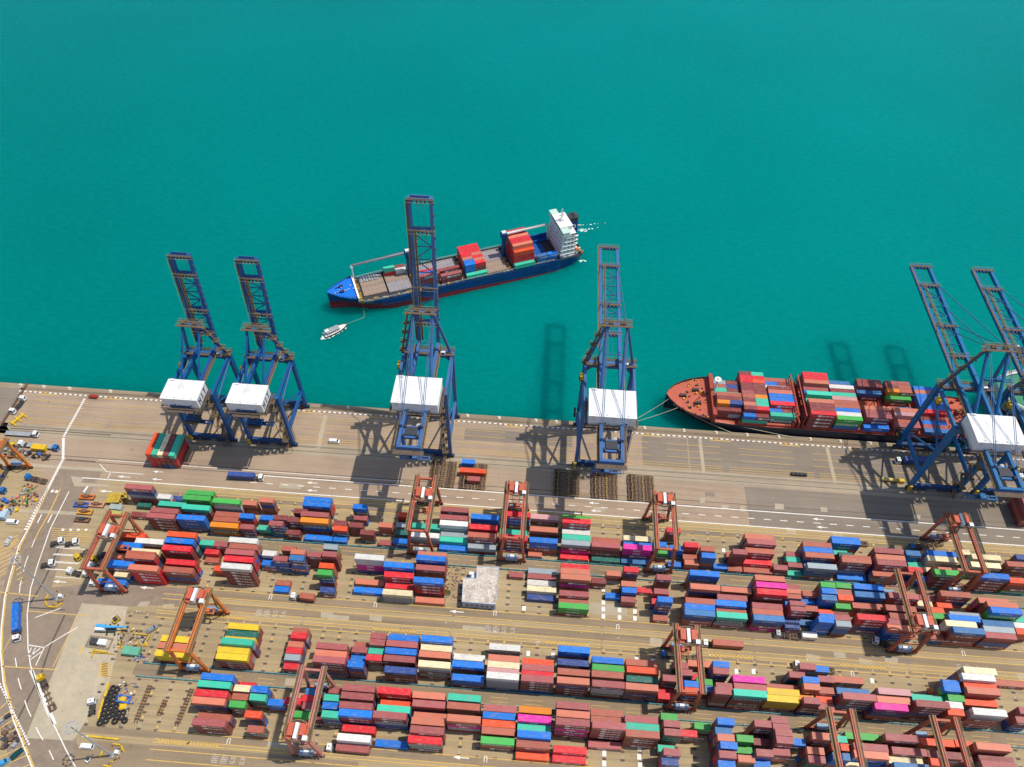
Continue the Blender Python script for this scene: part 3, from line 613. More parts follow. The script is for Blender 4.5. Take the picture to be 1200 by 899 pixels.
# painter's pass over all boxes: how many photo pixels each one shows (decides which are built singly)
def proj(x, y, z):
    v = Vector((x, y, z - CH)); d = v.dot(FW); return 600 + CF * v.dot(RT) / d, 449.5 + CF * v.dot(DN) / d
def visible_area():
    W_, H_ = 1200, 899; ids = np.full((H_, W_), -1, np.int32)
    order = sorted(range(len(boxes)), key=lambda i: -((boxes[i]['x'] + 3) ** 2 + boxes[i]['y'] ** 2 + (boxes[i]['z'] - CH) ** 2))
    order = sorted(range(len(boxes)), key=lambda i: (-boxes[i]['y'], boxes[i]['z'], abs(boxes[i]['x']) * -1))
    face = {}
    for i in order:
        b = boxes[i]; x0, x1, y0, y1, z0, z1 = b['x'], b['x'] + LEN[b['L']], b['y'], b['y'] + 2.44, b['z'], b['z'] + 2.59
        xs = x1 if x1 < 0 else x0
        for q in ([(xs, y0, z0), (xs, y1, z0), (xs, y1, z1), (xs, y0, z1)], [(x0, y0, z0), (x1, y0, z0), (x1, y0, z1), (x0, y0, z1)], [(x0, y0, z1), (x1, y0, z1), (x1, y1, z1), (x0, y1, z1)]):
            p = np.array([proj(*c) for c in q]); a0 = np.floor(p.min(0)).astype(int); a1 = np.ceil(p.max(0)).astype(int)
            a0 = np.maximum(a0, 0); a1 = np.minimum(a1, [W_ - 1, H_ - 1])
            if (a1 <= a0).any(): continue
            X, Y = np.meshgrid(np.arange(a0[0], a1[0] + 1) + .5, np.arange(a0[1], a1[1] + 1) + .5)
            s_ = None; ins = np.ones(X.shape, bool); area = 0
            for k in range(4):
                u, v = p[k], p[(k + 1) % 4]; area += u[0] * v[1] - v[0] * u[1]
            sg = 1 if area > 0 else -1
            for k in range(4):
                u, v = p[k], p[(k + 1) % 4]; ins &= sg * ((v[0] - u[0]) * (Y - u[1]) - (v[1] - u[1]) * (X - u[0])) >= 0
            ids[a0[1]:a1[1] + 1, a0[0]:a1[0] + 1][ins] = i
    cnt = np.bincount(ids[ids >= 0], minlength=len(boxes)); return cnt
VIS = visible_area()

# one mesh per colour and length
def container_mesh(c, L_):
    ln = LEN[L_]; h = 2.59; mb = MB()
    mb.bx(.06, ln - .06, .045, 2.395, .1, h - .03)
    for x in (0, ln - .16):
        for y in (0, 2.28): mb.bx(x, x + .16, y, y + .16, 0, h)
        mb.bx(x + .02, x + .14, .16, 2.28, h - .13, h - .004)
    for y in (.002, 2.358): mb.bx(.16, ln - .16, y, y + .08, h - .12, h - .006)
    for y in (.002, 2.358): mb.bx(.16, ln - .16, y, y + .08, .02, .17)
    for k in range(int(ln / .75)):                       # roof and side corrugation, coarse ribs
        x = .45 + k * .75
        if x > ln - .5: break
        mb.bx(x, x + .36, .14, 2.3, h - .03, h - .008)
        mb.bx(x, x + .36, .028, .046, .18, h - .13); mb.bx(x, x + .36, 2.394, 2.412, .18, h - .13)
    return mb.mesh('container_%dft' % L_, [cmat(c)])
def plain_mesh(c, L_):
    mb = MB(); mb.bx(0, LEN[L_], 0, 2.44, 0, 2.59); return mb
def door_mesh(c):
    mb = MB(); mb.bx(0, .05, 0, 1.04, 0, 2.25)
    for y in (.25, .75): mb.tube((.09, y, .05), (.09, y, 2.2), .03, 5, 1)
    return mb.mesh('container_door', [cmat(c), mat('lock_rod_steel', (.42, .40, .37), rough=.4, metal=.5)])
M_LET = mat('lettering_white', (.78, .76, .72), rough=.5)
def lettering_mesh(kind, L_):
    mb = MB(); ux, uy = Vector((1, 0, 0)), Vector((0, 0, 1)); ln = LEN[L_]
    if kind == 'logo':
        cx = ln * .36; n = 14
        mb.quad([(cx + 1.15 * math.cos(2 * math.pi * k / n), -.012, 1.35 + .72 * math.sin(2 * math.pi * k / n)) for k in range(n)])
        for k, wd_ in enumerate((.5, .28, .5, .5, .34, .5, .5)): mb.quad([(cx + 1.5 + k * .72, -.012, .9), (cx + 1.5 + k * .72 + wd_, -.012, .9), (cx + 1.5 + k * .72 + wd_, -.012, 1.75), (cx + 1.5 + k * .72, -.012, 1.75)])
    elif kind == 'dash':
        for k, wd_ in enumerate((.6, .4, .6, .6, .45, .6)): mb.quad([(ln * .3 + k * .85, -.012, 1.1), (ln * .3 + k * .85 + wd_, -.012, 1.1), (ln * .3 + k * .85 + wd_, -.012, 1.8), (ln * .3 + k * .85, -.012, 1.8)])
    else:
        h = 1.35; wd_ = len(kind) * h / 5 * 4.2; text_quads(mb, kind, Vector((ln / 2 - wd_ / 2, -.012, .65)), ux, uy, h)
    return mb.mesh('side_lettering', [M_LET])
CME, DME, LME = {}, {}, {}
def cget(c, L_):
    if (c, L_) not in CME: CME[(c, L_)] = container_mesh(c, L_)
    return CME[(c, L_)]
def dget(c):
    if c not in DME: DME[c] = door_mesh(c)
    return DME[c]
def lget(k, L_):
    if (k, L_) not in LME: LME[(k, L_)] = lettering_mesh(k, L_)
    return LME[(k, L_)]
def letter_kind(c, L_, rg):
    if L_ == 20 and rg.random() < .5: return None
    if c == 'p': return 'ONE'
    if c == 'g' or c == 'e': return 'EVERGREEN' if L_ == 40 and rg.random() < .8 else 'dash'
    if c == 'q' and rg.random() < .3: return 'K LINE'
    if c in 'mkqr': return 'logo' if rg.random() < .8 else None
    if c in 'bnu': return 'dash' if rg.random() < .7 else None
    return None
def make_container(c, L_, x, y, z, label, group, rz=0.0, front=True, rg=random.Random(1), pt=None):
    o = place('shipping_container', cget(c, L_), loc=(x, y, z), rz=rz); tag(o, label, 'container', group)
    end = LEN[L_] if x < 0 else 0.0
    if True:
        for k in (0, 1):
            d = place('door', dget(c), o, (end + .0 if x < 0 else 0, .17 + k * 1.06, .17))
            if x >= 0: d.location = (0, .17 + k * 1.06 + 1.04, .17); d.rotation_euler = (0, 0, math.pi)
    if front:
        lk = letter_kind(c, L_, rg)
        if lk: place('side_lettering', lget(lk, L_), o)['kind'] = 'stuff'
    return o
# neighbours in front decide whether a long side shows
occ = {}
for b in boxes: occ.setdefault((b['b'], b['r'], b['t']), []).append((b['x'], b['x'] + LEN[b['L']]))
NIND = 238
idx = sorted(range(len(boxes)), key=lambda i: -VIS[i])
single = set(idx[:NIND])
rest = [i for i in range(len(boxes)) if i not in single]
BNAME = dict(A='quayside block', B='second block from quay', C='third block from quay', D='nearest block', S='docked red ship')
ROWN = {0: 'front', 1: 'second', 2: 'third', 3: 'fourth', 4: 'fifth', 5: 'sixth', 6: 'seventh', 7: 'eighth', 8: 'ninth', 9: 'tenth', 10: 'eleventh'}
rowx = {}
for b in boxes: rowx.setdefault((b['b'], b['r']), set()).add(round(b['x'], 2))
rg = random.Random(11)
SEEN = set()
for i in sorted(single):
    b = boxes[i]; xs = sorted(rowx[(b['b'], b['r'])]); k = xs.index(round(b['x'], 2)); dn = b['n'] - 1 - b['t']
    tier = 'on top' if dn == 0 else ORD[dn] + ' from top'
    if b['n'] == 1: tier = 'on the ground' if b['b'] != 'S' else 'on deck'
    nth = str(k + 1) + ('th' if 10 <= (k + 1) % 100 <= 20 else {1: 'st', 2: 'nd', 3: 'rd'}.get((k + 1) % 10, 'th'))
    lab = f"{WORD[b['c']]} {'long' if b['L'] == 40 else 'short'} container {tier}, {nth} from left, {ROWN[b['r']]} row, {BNAME[b['b']]}"
    fr = not any(min(b['x'] + LEN[b['L']], q1) - max(b['x'], q0) > 2 for q0, q1 in occ.get((b['b'], b['r'] - 1, b['t']), []))
    make_container(b['c'], b['L'], b['x'], b['y'], b['z'], lab, 'shipping containers in stacks', front=fr, rg=rg)
bulk = {}
for i in rest:
    b = boxes[i]
    if VIS[i] <= 0: continue
    x, y, z, ln = b['x'], b['y'], b['z'], LEN[b['L']]; mb = bulk.setdefault(b['c'], MB())
    mb.bx(x + .02, x + ln - .02, y + .03, y + 2.41, z + .05, z + 2.57)
    for yy in (y, y + 2.3):
        for xx in (x, x + ln - .14): mb.bx(xx, xx + .14, yy, yy + .14, z, z + 2.59)
    for k in range(int(ln / 1.1)): mb.bx(x + .5 + k * 1.1, x + .95 + k * 1.1, y + .005, y + .04, z + .2, z + 2.45)
    for k in range(int(ln / 1.1)): mb.bx(x + .5 + k * 1.1, x + .95 + k * 1.1, y + .15, y + 2.29, z + 2.56, z + 2.585)
allmb = MB(); ms = []
for j, (c, mb) in enumerate(bulk.items()):
    n = len(allmb.v); allmb.v += mb.v; allmb.f += [tuple(n + q for q in f) for f in mb.f]; allmb.m += [j] * len(mb.f); ms.append(cmat(c))
lm = MB()
for i in rest:                                          # white marks on the long sides that show
    b = boxes[i]
    if VIS[i] < 40 or any(min(b['x'] + LEN[b['L']], q1) - max(b['x'], q0) > 2 for q0, q1 in occ.get((b['b'], b['r'] - 1, b['t']), [])): continue
    lk = letter_kind(b['c'], b['L'], rg)
    if not lk: continue
    me = lget(lk, b['L']); n = len(allmb.v); allmb.v += [(v.co.x + b['x'], v.co.y + b['y'] - .005, v.co.z + b['z']) for v in me.vertices]
    allmb.f += [tuple(n + q for q in p.vertices) for p in me.polygons]; allmb.m += [len(ms)] * len(me.polygons)
ms.append(M_LET)
o = allmb.build('container_stacks', ms); tag(o, 'the many smaller showing containers lower down and further back in the stacks', 'containers', kind='stuff')
print('single', len(single), 'bulk', sum(1 for i in rest if VIS[i] > 0), 'min px', VIS[idx[NIND - 1]])
# ------------------------------------------------------------------ ship-to-shore gantry cranes
M_CB = mat('crane_paint_blue', (.050, .130, .31), rough=.45, var=.10, scale=.15, dirt=(.10, .08, .07), dirt_amt=.5, dirt_scale=.12)
M_CD = mat('crane_paint_deep_blue', (.008, .085, .26), rough=.45, var=.12, scale=.15, dirt=(.06, .06, .07), dirt_amt=.5, dirt_scale=.12)
M_CT = mat('crane_paint_teal_blue', (.010, .125, .30), rough=.45, var=.10, scale=.15, dirt=(.07, .08, .08), dirt_amt=.4, dirt_scale=.12)
M_HOUSE = mat('machinery_house_white', (.72, .72, .71), rough=.5, var=.04, scale=.3, dirt=(.42, .34, .26), dirt_amt=.6, dirt_scale=.35, stretch=(1, .4, 1))
M_WALK = mat('walkway_grating', (.115, .082, .058), rough=.8, var=.3, scale=1.5)
M_RAILY = mat('handrail_ochre', (.40, .27, .10), rough=.6, var=.2, scale=.8)
M_GREY = mat('machine_grey', (.30, .31, .32), rough=.5, var=.1)
M_DK = mat('dark_machinery', (.045, .045, .05), rough=.6, var=.3, scale=2)
M_RUST = mat('rusty_steel', (.17, .085, .05), rough=.8, var=.35, scale=1.2)
M_GLASS = mat('dark_window', (.02, .03, .04), rough=.15, var=.0, spec=.5)
M_YELM = mat('machine_yellow', (.66, .42, .02), rough=.5, var=.12, scale=.8, dirt=(.2, .14, .07), dirt_amt=.5)
M_WHT = mat('white_paint', (.74, .74, .72), rough=.45, var=.05, dirt=(.4, .36, .3), dirt_amt=.4, dirt_scale=.5)
M_ORG = mat('orange_paint', (.62, .15, .025), rough=.5, var=.12, dirt=(.2, .09, .05), dirt_amt=.5, dirt_scale=.4)
M_TYRE = mat('tyre_rubber', (.025, .025, .027), rough=.9, var=.25, scale=2)
M_SILL = mat('sill_paint_navy', (.018, .055, .15), rough=.6, var=.2, dirt=(.07, .06, .06), dirt_amt=.6, dirt_scale=.4)
M_CABLE = mat('steel_cable', (.10, .10, .11), rough=.5)
M_SHAFT = mat('cable_blue', (.05, .12, .25), rough=.5)

def rail_walk(mb, p, q, w_=1.2, mi=0, rail=1):
    """grating with posts and rails on both sides; p-q is its floor line"""
    p, q = Vector(p), Vector(q); d = (q - p); n = max(1, int(d.length / 3.0)); dd = d.normalized()
    s_ = dd.cross(Vector((0, 0, 1))); s_ = s_.normalized() if s_.length > .1 else Vector((1, 0, 0))
    mb.beam(p, q, w_, .12, mi)
    for sg in (-1, 1):
        o_ = s_ * (sg * w_ / 2); mb.beam(p + o_ + Vector((0, 0, 1.05)), q + o_ + Vector((0, 0, 1.05)), .07, .07, rail)
        mb.beam(p + o_ + Vector((0, 0, .55)), q + o_ + Vector((0, 0, .55)), .045, .045, rail)
        for k in range(n + 1):
            c = p + d * (k / n) + o_; mb.beam(c, c + Vector((0, 0, 1.05)), .06, .06, rail)
def stairs(mb, x, y, z0, z1, ln=5.0, w_=1.0, fl=4.0, axis='y'):
    """zig-zag stair: flights and landings"""
    z = z0; k = 0
    while z < z1 - .5:
        zt = min(z1, z + fl); a, b = (0, ln) if k % 2 == 0 else (ln, 0); off = (k % 2) * (w_ + .15)
        P = (x + off, y + a, z) if axis == 'y' else (x + a, y + off, z); Q = (x + off, y + b, zt) if axis == 'y' else (x + b, y + off, zt)
        rail_walk(mb, P, Q, w_)
        if axis == 'y': mb.bx(x - .5, x + 2 * w_, y + b - .8, y + b + .8, zt - .06, zt + .06, 0)
        else: mb.bx(x + b - .8, x + b + .8, y - .5, y + 2 * w_, zt - .06, zt + .06, 0)
        z = zt; k += 1

def make_sts(x0, label, M, gz=49.5, apex=76, hinge=27.0, blen=73.0, ang=0.0, hw=11.0, house=(9.6, -13.2, 1.0, 5.8), gx=4.3, rear=-31.0, stay_y=-22.0,
             htext=None, boxside=-1, troll=-23.5, spread=32.0, old=False, hoff=0.0):
    t = thing('quay_crane', label, 'crane', (x0, 204.0, 0), 0, 'ship-to-shore cranes along the quay')
    ys, yl = 23.5, 0.0; top = gz - 1.0; lw = 1.5 if not old else 1.25; ld = 2.2
    # sills and bogies
    for y in (yl, ys):
        mb = MB(); mb.bx(-hw - .6, hw + .6, y - .8, y + .8, 2.2, 4.4); mb.build('sill_beam', M_SILL, t)
        for k, x in enumerate((-hw + .6, -hw + 6.2, hw - 6.2, hw - .6)):
            mb = MB(); mb.bx(x - 2.3, x + 2.3, y - .55, y + .55, .9, 2.15, 0); mb.bx(x - .7, x + .7, y - .7, y + .7, 1.5, 2.5, 0)
            for q in (-1.7, -.6, .6, 1.7): mb.tube((x + q, y - .3, .5), (x + q, y + .3, .5), .48, 10, 1)
            mb.bx(x - 2.2, x - 1.0, y - 1.2, y - .6, .9, 1.7, 2); mb.build('bogie', [M_SILL, M_DK, M_RUST], t)
    # legs
    for sx in (-1, 1):
        for y in (yl, ys):
            mb = MB(); mb.beam((sx * hw, y, 4.3), (sx * (hw - .2), y, top), lw, ld, 0, lw * 1.15, ld * 1.15); mb.build('leg', M, t)
        mb = MB(); mb.bx(sx * hw - .6, sx * hw + .6, 1.0, ys - 1.0, 12.2, 13.9); mb.build('portal_tie', M, t)
        mb = MB(); mb.bx(sx * (hw - .2) - .55, sx * (hw - .2) + .55, 1.2, ys - 1.2, top - 1.9, top - .2); mb.build('upper_tie', M, t)
        mb = MB(); mb.tube((sx * hw, ys - .6, top - 2.5), (sx * hw, .8, 31), .5, 8); mb.build('diagonal_brace', M, t)
        mb = MB(); mb.tube((sx * hw, ys - .8, 14.2), (sx * hw, .8, 30), .45, 8); mb.build('diagonal_brace', M, t)
        if not old:
            mb = MB(); mb.tube((sx * hw * .98, ys - 1.3, 29), (sx * hw * .98, ys - 1.3, top - 1), .28, 6); mb.build('power_conduit', M, t)
    # portal beams
    for y in (yl, ys):
        mb = MB(); mb.bx(-hw + .7, hw - .7, y - 1.0, y + 1.0, top - 2.9, top + .1)
        for sx in (-1, 1):
            mb.hexa([(sx * (hw - .7), y - .8, top - 6), (sx * (hw - .75), y - .8, top - 6), (sx * (hw - .75), y + .8, top - 6), (sx * (hw - .7), y + .8, top - 6),
                     (sx * (hw - .7), y - .8, top - 2.92), (sx * (hw - 3.6), y - .8, top - 2.92), (sx * (hw - 3.6), y + .8, top - 2.92), (sx * (hw - .7), y + .8, top - 2.92)])
        mb.build('portal_beam', M, t)
    mb = MB(); rail_walk(mb, (-hw - 1, ys + 1.7, top + .2), (hw + 1, ys + 1.7, top + .2)); rail_walk(mb, (-hw - 1.0, ys - 1.7, top + .2), (hw + 1, ys - 1.7, top + .2))
    mb.build('portal_walkway', [M_WALK, M_RAILY], t)
    # main girders
    for sx in (-1, 1):
        mb = MB(); mb.bx(sx * gx - .65, sx * gx + .65, rear, hinge, gz, gz + 2.3); mb.build('main_girder', M, t)
        mb = MB(); rail_walk(mb, (sx * (gx + 1.25), rear, gz + .5), (sx * (gx + 1.25), hinge - 1, gz + .5), 1.0); mb.build('girder_walkway', [M_WALK, M_RAILY], t)
    mb = MB(); mb.bx(-gx - .6, gx + .6, rear - .8, rear + .3, gz - .1, gz + 2.0); mb.bx(-gx - 2, gx + 2, rear - 3.2, rear - .9, gz, gz + .15, 1); mb.build('rear_cross_beam', [M, M_WALK], t)
    # boom
    ca, sa = math.cos(ang), math.sin(ang)
    def bp(x, u, v): return Vector((x, hinge + u * ca - v * sa, gz + 1.1 + u * sa + v * ca))
    for sx in (-1, 1):
        mb = MB(); mb.beam(bp(sx * gx, .3, 0), bp(sx * gx, blen, 0), 1.5, 2.2, 0, 1.3, 1.8); mb.build('boom_girder', M, t)
    for u in (blen - .6, blen * .80, blen * .42, blen * .16):
        mb = MB(); mb.beam(bp(-gx + .6, u, .3), bp(gx - .6, u, .3), 1.3, 1.2)
        for v in (-.9, .9): mb.beam(bp(-gx - 1.0, u + v, 2.0), bp(gx + 1.0, u + v, 2.0), .08, .08, 1)
        mb.beam(bp(-gx - 1.2, u, 1.0), bp(gx + 1.2, u, 1.0), 1.2, .12, 2); mb.beam(bp(-gx + .6, u + 1.3, .4), bp(gx - .6, u + 1.3, .4), .5, .7, 0)
        for q in range(5): mb.beam(bp(-gx + 1 + q * (2 * gx - 2) / 4, u - 1.2, .6), bp(-gx + 1.6 + q * (2 * gx - 2) / 4, u - 1.2, .6), .9, .9, 2 if q % 2 else 0)
        for q in range(9):
            xx = -gx - 1 + q * (2 * gx + 2) / 8; mb.beam(bp(xx, u - .9, 1.0), bp(xx, u - .9, 2.0), .06, .06, 1); mb.beam(bp(xx, u + .9, 1.0), bp(xx, u + .9, 2.0), .06, .06, 1)
        mb.build('boom_cross_beam', [M, M_RAILY, M_WALK], t)
    mb = MB(); n = 7                                         # lattice bracing and walkway between the boom girders
    for k in range(n):
        u0, u1 = blen * (.18 + .6 * k / n), blen * (.18 + .6 * (k + 1) / n)
        a, b = (-1, 1) if k % 2 else (1, -1); mb.beam(bp(a * (gx - .6), u0, .2), bp(b * (gx - .6), u1, .2), .34, .34); mb.beam(bp(-gx + .6, u0, .2), bp(gx - .6, u0, .2), .3, .4)
    mb.build('boom_bracing', M, t)
    mb = MB(); mb.beam(bp(-gx + 1.8, 2, 1.1), bp(-gx + 1.8, blen * .8, 1.1), .9, .12, 0)
    for q in range(int(blen * .8 / 2)):
        for e in (-.45, .45): mb.beam(bp(-gx + 1.8 + e, 2 + q * 2, 1.1), bp(-gx + 1.8 + e, 2 + q * 2, 2.1), .08, .08, 1)
    for e in (-.45, .45): mb.beam(bp(-gx + 1.8 + e, 2, 2.1), bp(-gx + 1.8 + e, blen * .8, 2.1), .09, .09, 1)
    mb.beam(bp(-gx - .95, 2, 1.1), bp(-gx - .95, blen - 1, 1.1), .8, .1, 0); mb.beam(bp(-gx - 1.35, 2, 2.1), bp(-gx - 1.35, blen - 1, 2.1), .09, .09, 1)
    for e in (-1.6, -.8, .8, 1.6): mb.tube(bp(e, 1, -.6), bp(e, blen - 1, -.6), .05, 4, 2, None, False)
    for q in range(14): mb.beam(bp(gx + .9, 3 + q * (blen - 6) / 13, .4), bp(gx + .9, 4.0 + q * (blen - 6) / 13, .4), .5, .5, 0)
    mb.build('boom_walkway', [M_WALK, M_RAILY, M_CABLE], t)
    # pylon
    ya = 20.5 if not old else 19.5
    for sx in (-1, 1):
        mb = MB(); mb.beam((sx * (hw - .8), ys, top), (sx * gx, ya, apex), 1.1, 1.3, 0, .9, 1.0); mb.build('pylon_leg', M, t)
        mb = MB(); mb.tube((sx * gx * .98, ya - .3, apex - .8), (sx * gx * 1.0, 2.4, gz + 2.2), .72 if not old else .5, 10); mb.build('back_stay', M, t)
        mb = MB()
        for e in (() if old else (-.35, .35)): mb.tube((sx * gx * .9 + e, ya - .3, apex), (sx * gx + e, stay_y, gz + 4.0), .15, 6)
        if not old: mb.beam((sx * gx, stay_y, gz + 2), (sx * gx, stay_y, gz + 4.4), .9, .7, 0); mb.build('rear_stay', M_SHAFT, t)
        mb = MB()
        if ang == 0:
            for u in (blen * .80, blen * .42): mb.tube((sx * gx * .9, ya + .6, apex), bp(sx * gx, u, 1.2), .2, 6)
        else:
            kn = bp(sx * gx, blen * .33, 6.5 if not old else 4); mb.tube((sx * gx * .9, ya + .6, apex), kn, .18, 6); mb.tube(kn, bp(sx * gx, blen * .62, 1.2), .18, 6)
        mb.build('fore_stay', M_SHAFT, t)
    mb = MB(); mb.beam((-gx - .4, ya, apex - .4), (gx + .4, ya, apex - .4), 1.2, 1.4); mb.build('pylon_head', M, t)
    mb = MB(); mb.beam((-gx, ya - 8, apex - 9.6 * (apex - gz) / 26), (gx, ya - 8, apex - 9.6 * (apex - gz) / 26), .3, .3); mb.build('pylon_tie', M, t)
    mb = MB()
    for yy in (ya + 1.4, ya - 1.4): rail_walk(mb, (-gx - 1.8, yy, apex + .4), (gx + 1.8, yy, apex + .4), 1.2)
    for sx in (-1, 1): mb.tube((sx * 1.8 - .3, ya, apex + .8), (sx * 1.8 + .3, ya, apex + .8), .8, 10, 0); mb.bx(sx * 3 - .5, sx * 3 + .5, ya - .6, ya + .6, apex + .4, apex + 1.5, 0)
    mb.build('pylon_platform', [M_WALK, M_RAILY], t)
    mb = MB(); k = 0; n = 4                                     # steps of landings up the pylon leg on one side
    s_ = -boxside if old else -1
    for k in range(n + 1):
        f = k / n; x = s_ * ((hw + .4) * (1 - f) + (gx + 2.0) * f); z = top + 1 + (apex - top - 1) * f; y = ys - (ys - ya) * f - 1.2
        mb.bx(x - 1.3, x + 1.3, y - 1.0, y + 1.0, z, z + .12, 0)
        for xx in (x - 1.3, x + 1.3):
            for yy in (y - 1, y + 1): mb.beam((xx, yy, z), (xx, yy, z + 1.1), .09, .09, 1)
        for yy in (y - 1, y + 1): mb.beam((x - 1.3, yy, z + 1.1), (x + 1.3, yy, z + 1.1), .1, .1, 1)
        if k: rail_walk(mb, (px_, py_, pz_), (x, y, z), .8)
        px_, py_, pz_ = x, y, z
    mb.build('pylon_stair', [M_WALK, M_RAILY], t)
    # machinery house
    hx, y0, y1, hh = house; z0 = gz + 1.0 if not old else gz + .6
    mb = MB(); mb.bx(hoff - hx, hoff + hx, y0, y1, z0, z0 + hh)
    for q in range(1, int(hx * 2 / 1.2)): mb.bx(hoff - hx + q * 1.2 - .03, hoff - hx + q * 1.2 + .03, y0 - .04, y0, z0 + .2, z0 + hh - .2)
    h = mb.build('machinery_house', M_HOUSE, t)
    mb = MB(); mb.bx(hoff - hx - .25, hoff + hx + .25, y0 - .25, y1 + .25, z0 + hh, z0 + hh + .22)
    for q in range(1, int(hx * 2 / 3.2)): mb.bx(hoff - hx + q * 3.2 - .04, hoff - hx + q * 3.2 + .04, y0 - .2, y1 + .2, z0 + hh + .22, z0 + hh + .30)
    mb.bx(hoff - hx + 1, hoff - hx + 3, y1 - .8, y1, z0 + hh + .22, z0 + hh + .8)
    for q in range(4): mb.bx(hoff - hx * .7 + q * hx * .45, hoff - hx * .7 + q * hx * .45 + .7, y0 + .5, y0 + 1.2, z0 + hh + .22, z0 + hh + .6)
    mb.build('roof', M_HOUSE, h)
    for xx in (hoff - hx * .3, hoff + hx * .62):
        mb = MB(); mb.bx(xx - .6, xx + .6, y0 - .5, y0 - .02, z0 + 1.6, z0 + 2.8, 0); mb.bx(xx - .45, xx + .45, y0 - .53, y0 - .5, z0 + 1.75, z0 + 2.65, 1); mb.build('vent_box', [M_WHT, M_DK], h)
    mb = MB()
    for (a, b_) in (((hoff - hx - 1.0, y0 - .9), (hoff + hx + 1.0, y0 - .9)), ((hoff - hx - .9, y0), (hoff - hx - .9, y1)), ((hoff + hx + .9, y0), (hoff + hx + .9, y1))): rail_walk(mb, (*a, z0), (*b_, z0), .8)
    mb.build('house_walkway', [M_WALK, M_WALK], h)
    if htext:
        mb = MB(); hh_ = 3.4; text_quads(mb, htext, Vector((hoff + hx + .03, y0 + 1.2, z0 + 1.0)), Vector((0, 1, 0)), Vector((0, 0, 1)), hh_)
        tag(mb.build('lettering', mat('lettering_navy', (.02, .035, .10), rough=.5), h), kind='stuff')
    # trolley with cab, spreader on ropes
    mb = MB(); mb.bx(-gx + .8, gx - .8, troll - 3, troll + 3, gz + .2, gz + 1.3, 0); mb.bx(-2.4, 2.4, troll - 2, troll + 2, gz + 1.3, gz + 1.9, 1)
    for sx in (-1, 1):
        for dy in (-2.4, 2.4): mb.tube((sx * 3 - .5, troll + dy, gz + 1.7), (sx * 3 + .5, troll + dy, gz + 1.7), .75, 10, 1)
    tr = mb.build('trolley', [M, M_DK], t)
    mb = MB(); mb.bx(1.2, 3.4, troll + 3.2, troll + 5.6, gz - 3.2, gz - .6, 0); mb.bx(1.3, 3.3, troll + 5.58, troll + 5.66, gz - 2.9, gz - .9, 1); mb.build('operator_cab', [M_WHT, M_GLASS], tr)
    mb = MB(); sz = spread
    mb.bx(-1.2, 1.2, troll - 1.3, troll + 1.3, sz + .5, sz + 1.6, 0); mb.bx(-6.0, 6.0, troll - 1.0, troll - .5, sz, sz + .5, 0); mb.bx(-6.0, 6.0, troll + .5, troll + 1.0, sz, sz + .5, 0)
    for sx in (-6.1, -2.5, 2.5, 6.1): mb.bx(sx - .25, sx + .25, troll - 1.22, troll + 1.22, sz - .05, sz + .55, 0)
    mb.bx(-2.5, 2.5, troll - .5, troll + .5, sz + .05, sz + .6, 1)
    for sx in (-1.0, 1.0):
        for dy in (-1.1, 1.1): mb.tube((sx, troll + dy, sz + 1.6), (sx * 2.4, troll + dy * 2, gz + .2), .06, 5, 1, None, False)
    mb.build('spreader', [M, M_DK], tr)
    # rear service platform and lattice stair tower on one land-side leg
    mb = MB(); stairs(mb, -boxside * (hw - .2) - 2.3, -3.6, 1.0, gz - 1, 5.2, 1.1, 3.9, 'y')
    for xx in (-2.9, .6):
        for yy in (-4.4, 2.4): mb.beam((-boxside * (hw - .2) + xx, yy, 1), (-boxside * (hw - .2) + xx, yy, gz - 1), .16, .16, 0)
    mb.build('stair_tower', [M_WALK, M_RAILY], t)
    mb = MB(); mb.bx(boxside * (hw + 1.0) - .9, boxside * (hw + 1.0) + .9, ys - 8, ys - 5.6, top - 4, top - 1.4, 0); mb.bx(boxside * (hw + 1.0) - 1.3, boxside * (hw + 1) + 1.3, ys - 8.4, ys - 5.2, top - 4.15, top - 4.02, 1)
    mb.build('checker_cabin', [M_YELM, M_WALK], t)
    mb = MB(); mb.bx(hw * .55, hw * .55 + 2.0, ys - 2.6, ys - .9, top + .3, top + 2.5, 0); mb.bx(hw * .55 + .3, hw * .55 + 1.7, ys - 2.64, ys - 2.6, top + 1.0, top + 2.0, 1); mb.build('control_cabin', [M_WHT, M_GLASS], t)
    mb = MB(); mb.tube((boxside * (hw + 1.0), ys + 2.0, 8.5), (boxside * (hw + 1.9), ys + 2.0, 8.5), 2.4, 20, 0); mb.tube((boxside * (hw + .8), ys + 2.0, 8.5), (boxside * (hw + 2.1), ys + 2.0, 8.5), .8, 12, 1); mb.build('cable_reel', [M_DK, M_YELM], t)
    mb = MB(); mb.bx(boxside * hw - 1.2, boxside * hw + .2, -1.9, -.9, 1.6, 4.6, 0); mb.build('electric_cabinet', M_YELM, t)
    if old:
        mb = MB(); rail_walk(mb, (-hw * .55, -6, 22), (hw * .1, -6, 22), 2.2); rail_walk(mb, (-hw * .55, -2.5, 22), (hw * .1, -2.5, 22), 2.2); mb.bx(-hw * .5, -hw * .1, -5, -3, 21, 23, 2)
        for xx in (-hw * .5, -hw * .05): mb.beam((xx, -4.5, 22), (xx * .6, -4.5, gz + .2), .5, .5, 2)
        mb.build('rear_platform', [M_WALK, M_RAILY, M], t)
    return t
RAISE = R(83)
make_sts(-154.2, 'blue quay crane with raised boom, leftmost of all, beside the stacked cargo boxes', M_CD, gz=38.6, apex=60, hinge=26.5, blen=50, ang=RAISE, hw=10.0,
         house=(7.9, -10.6, 0, 5.6), gx=3.9, rear=-10, stay_y=-18, htext='HIT', old=True, troll=-4, spread=20, hoff=.5)
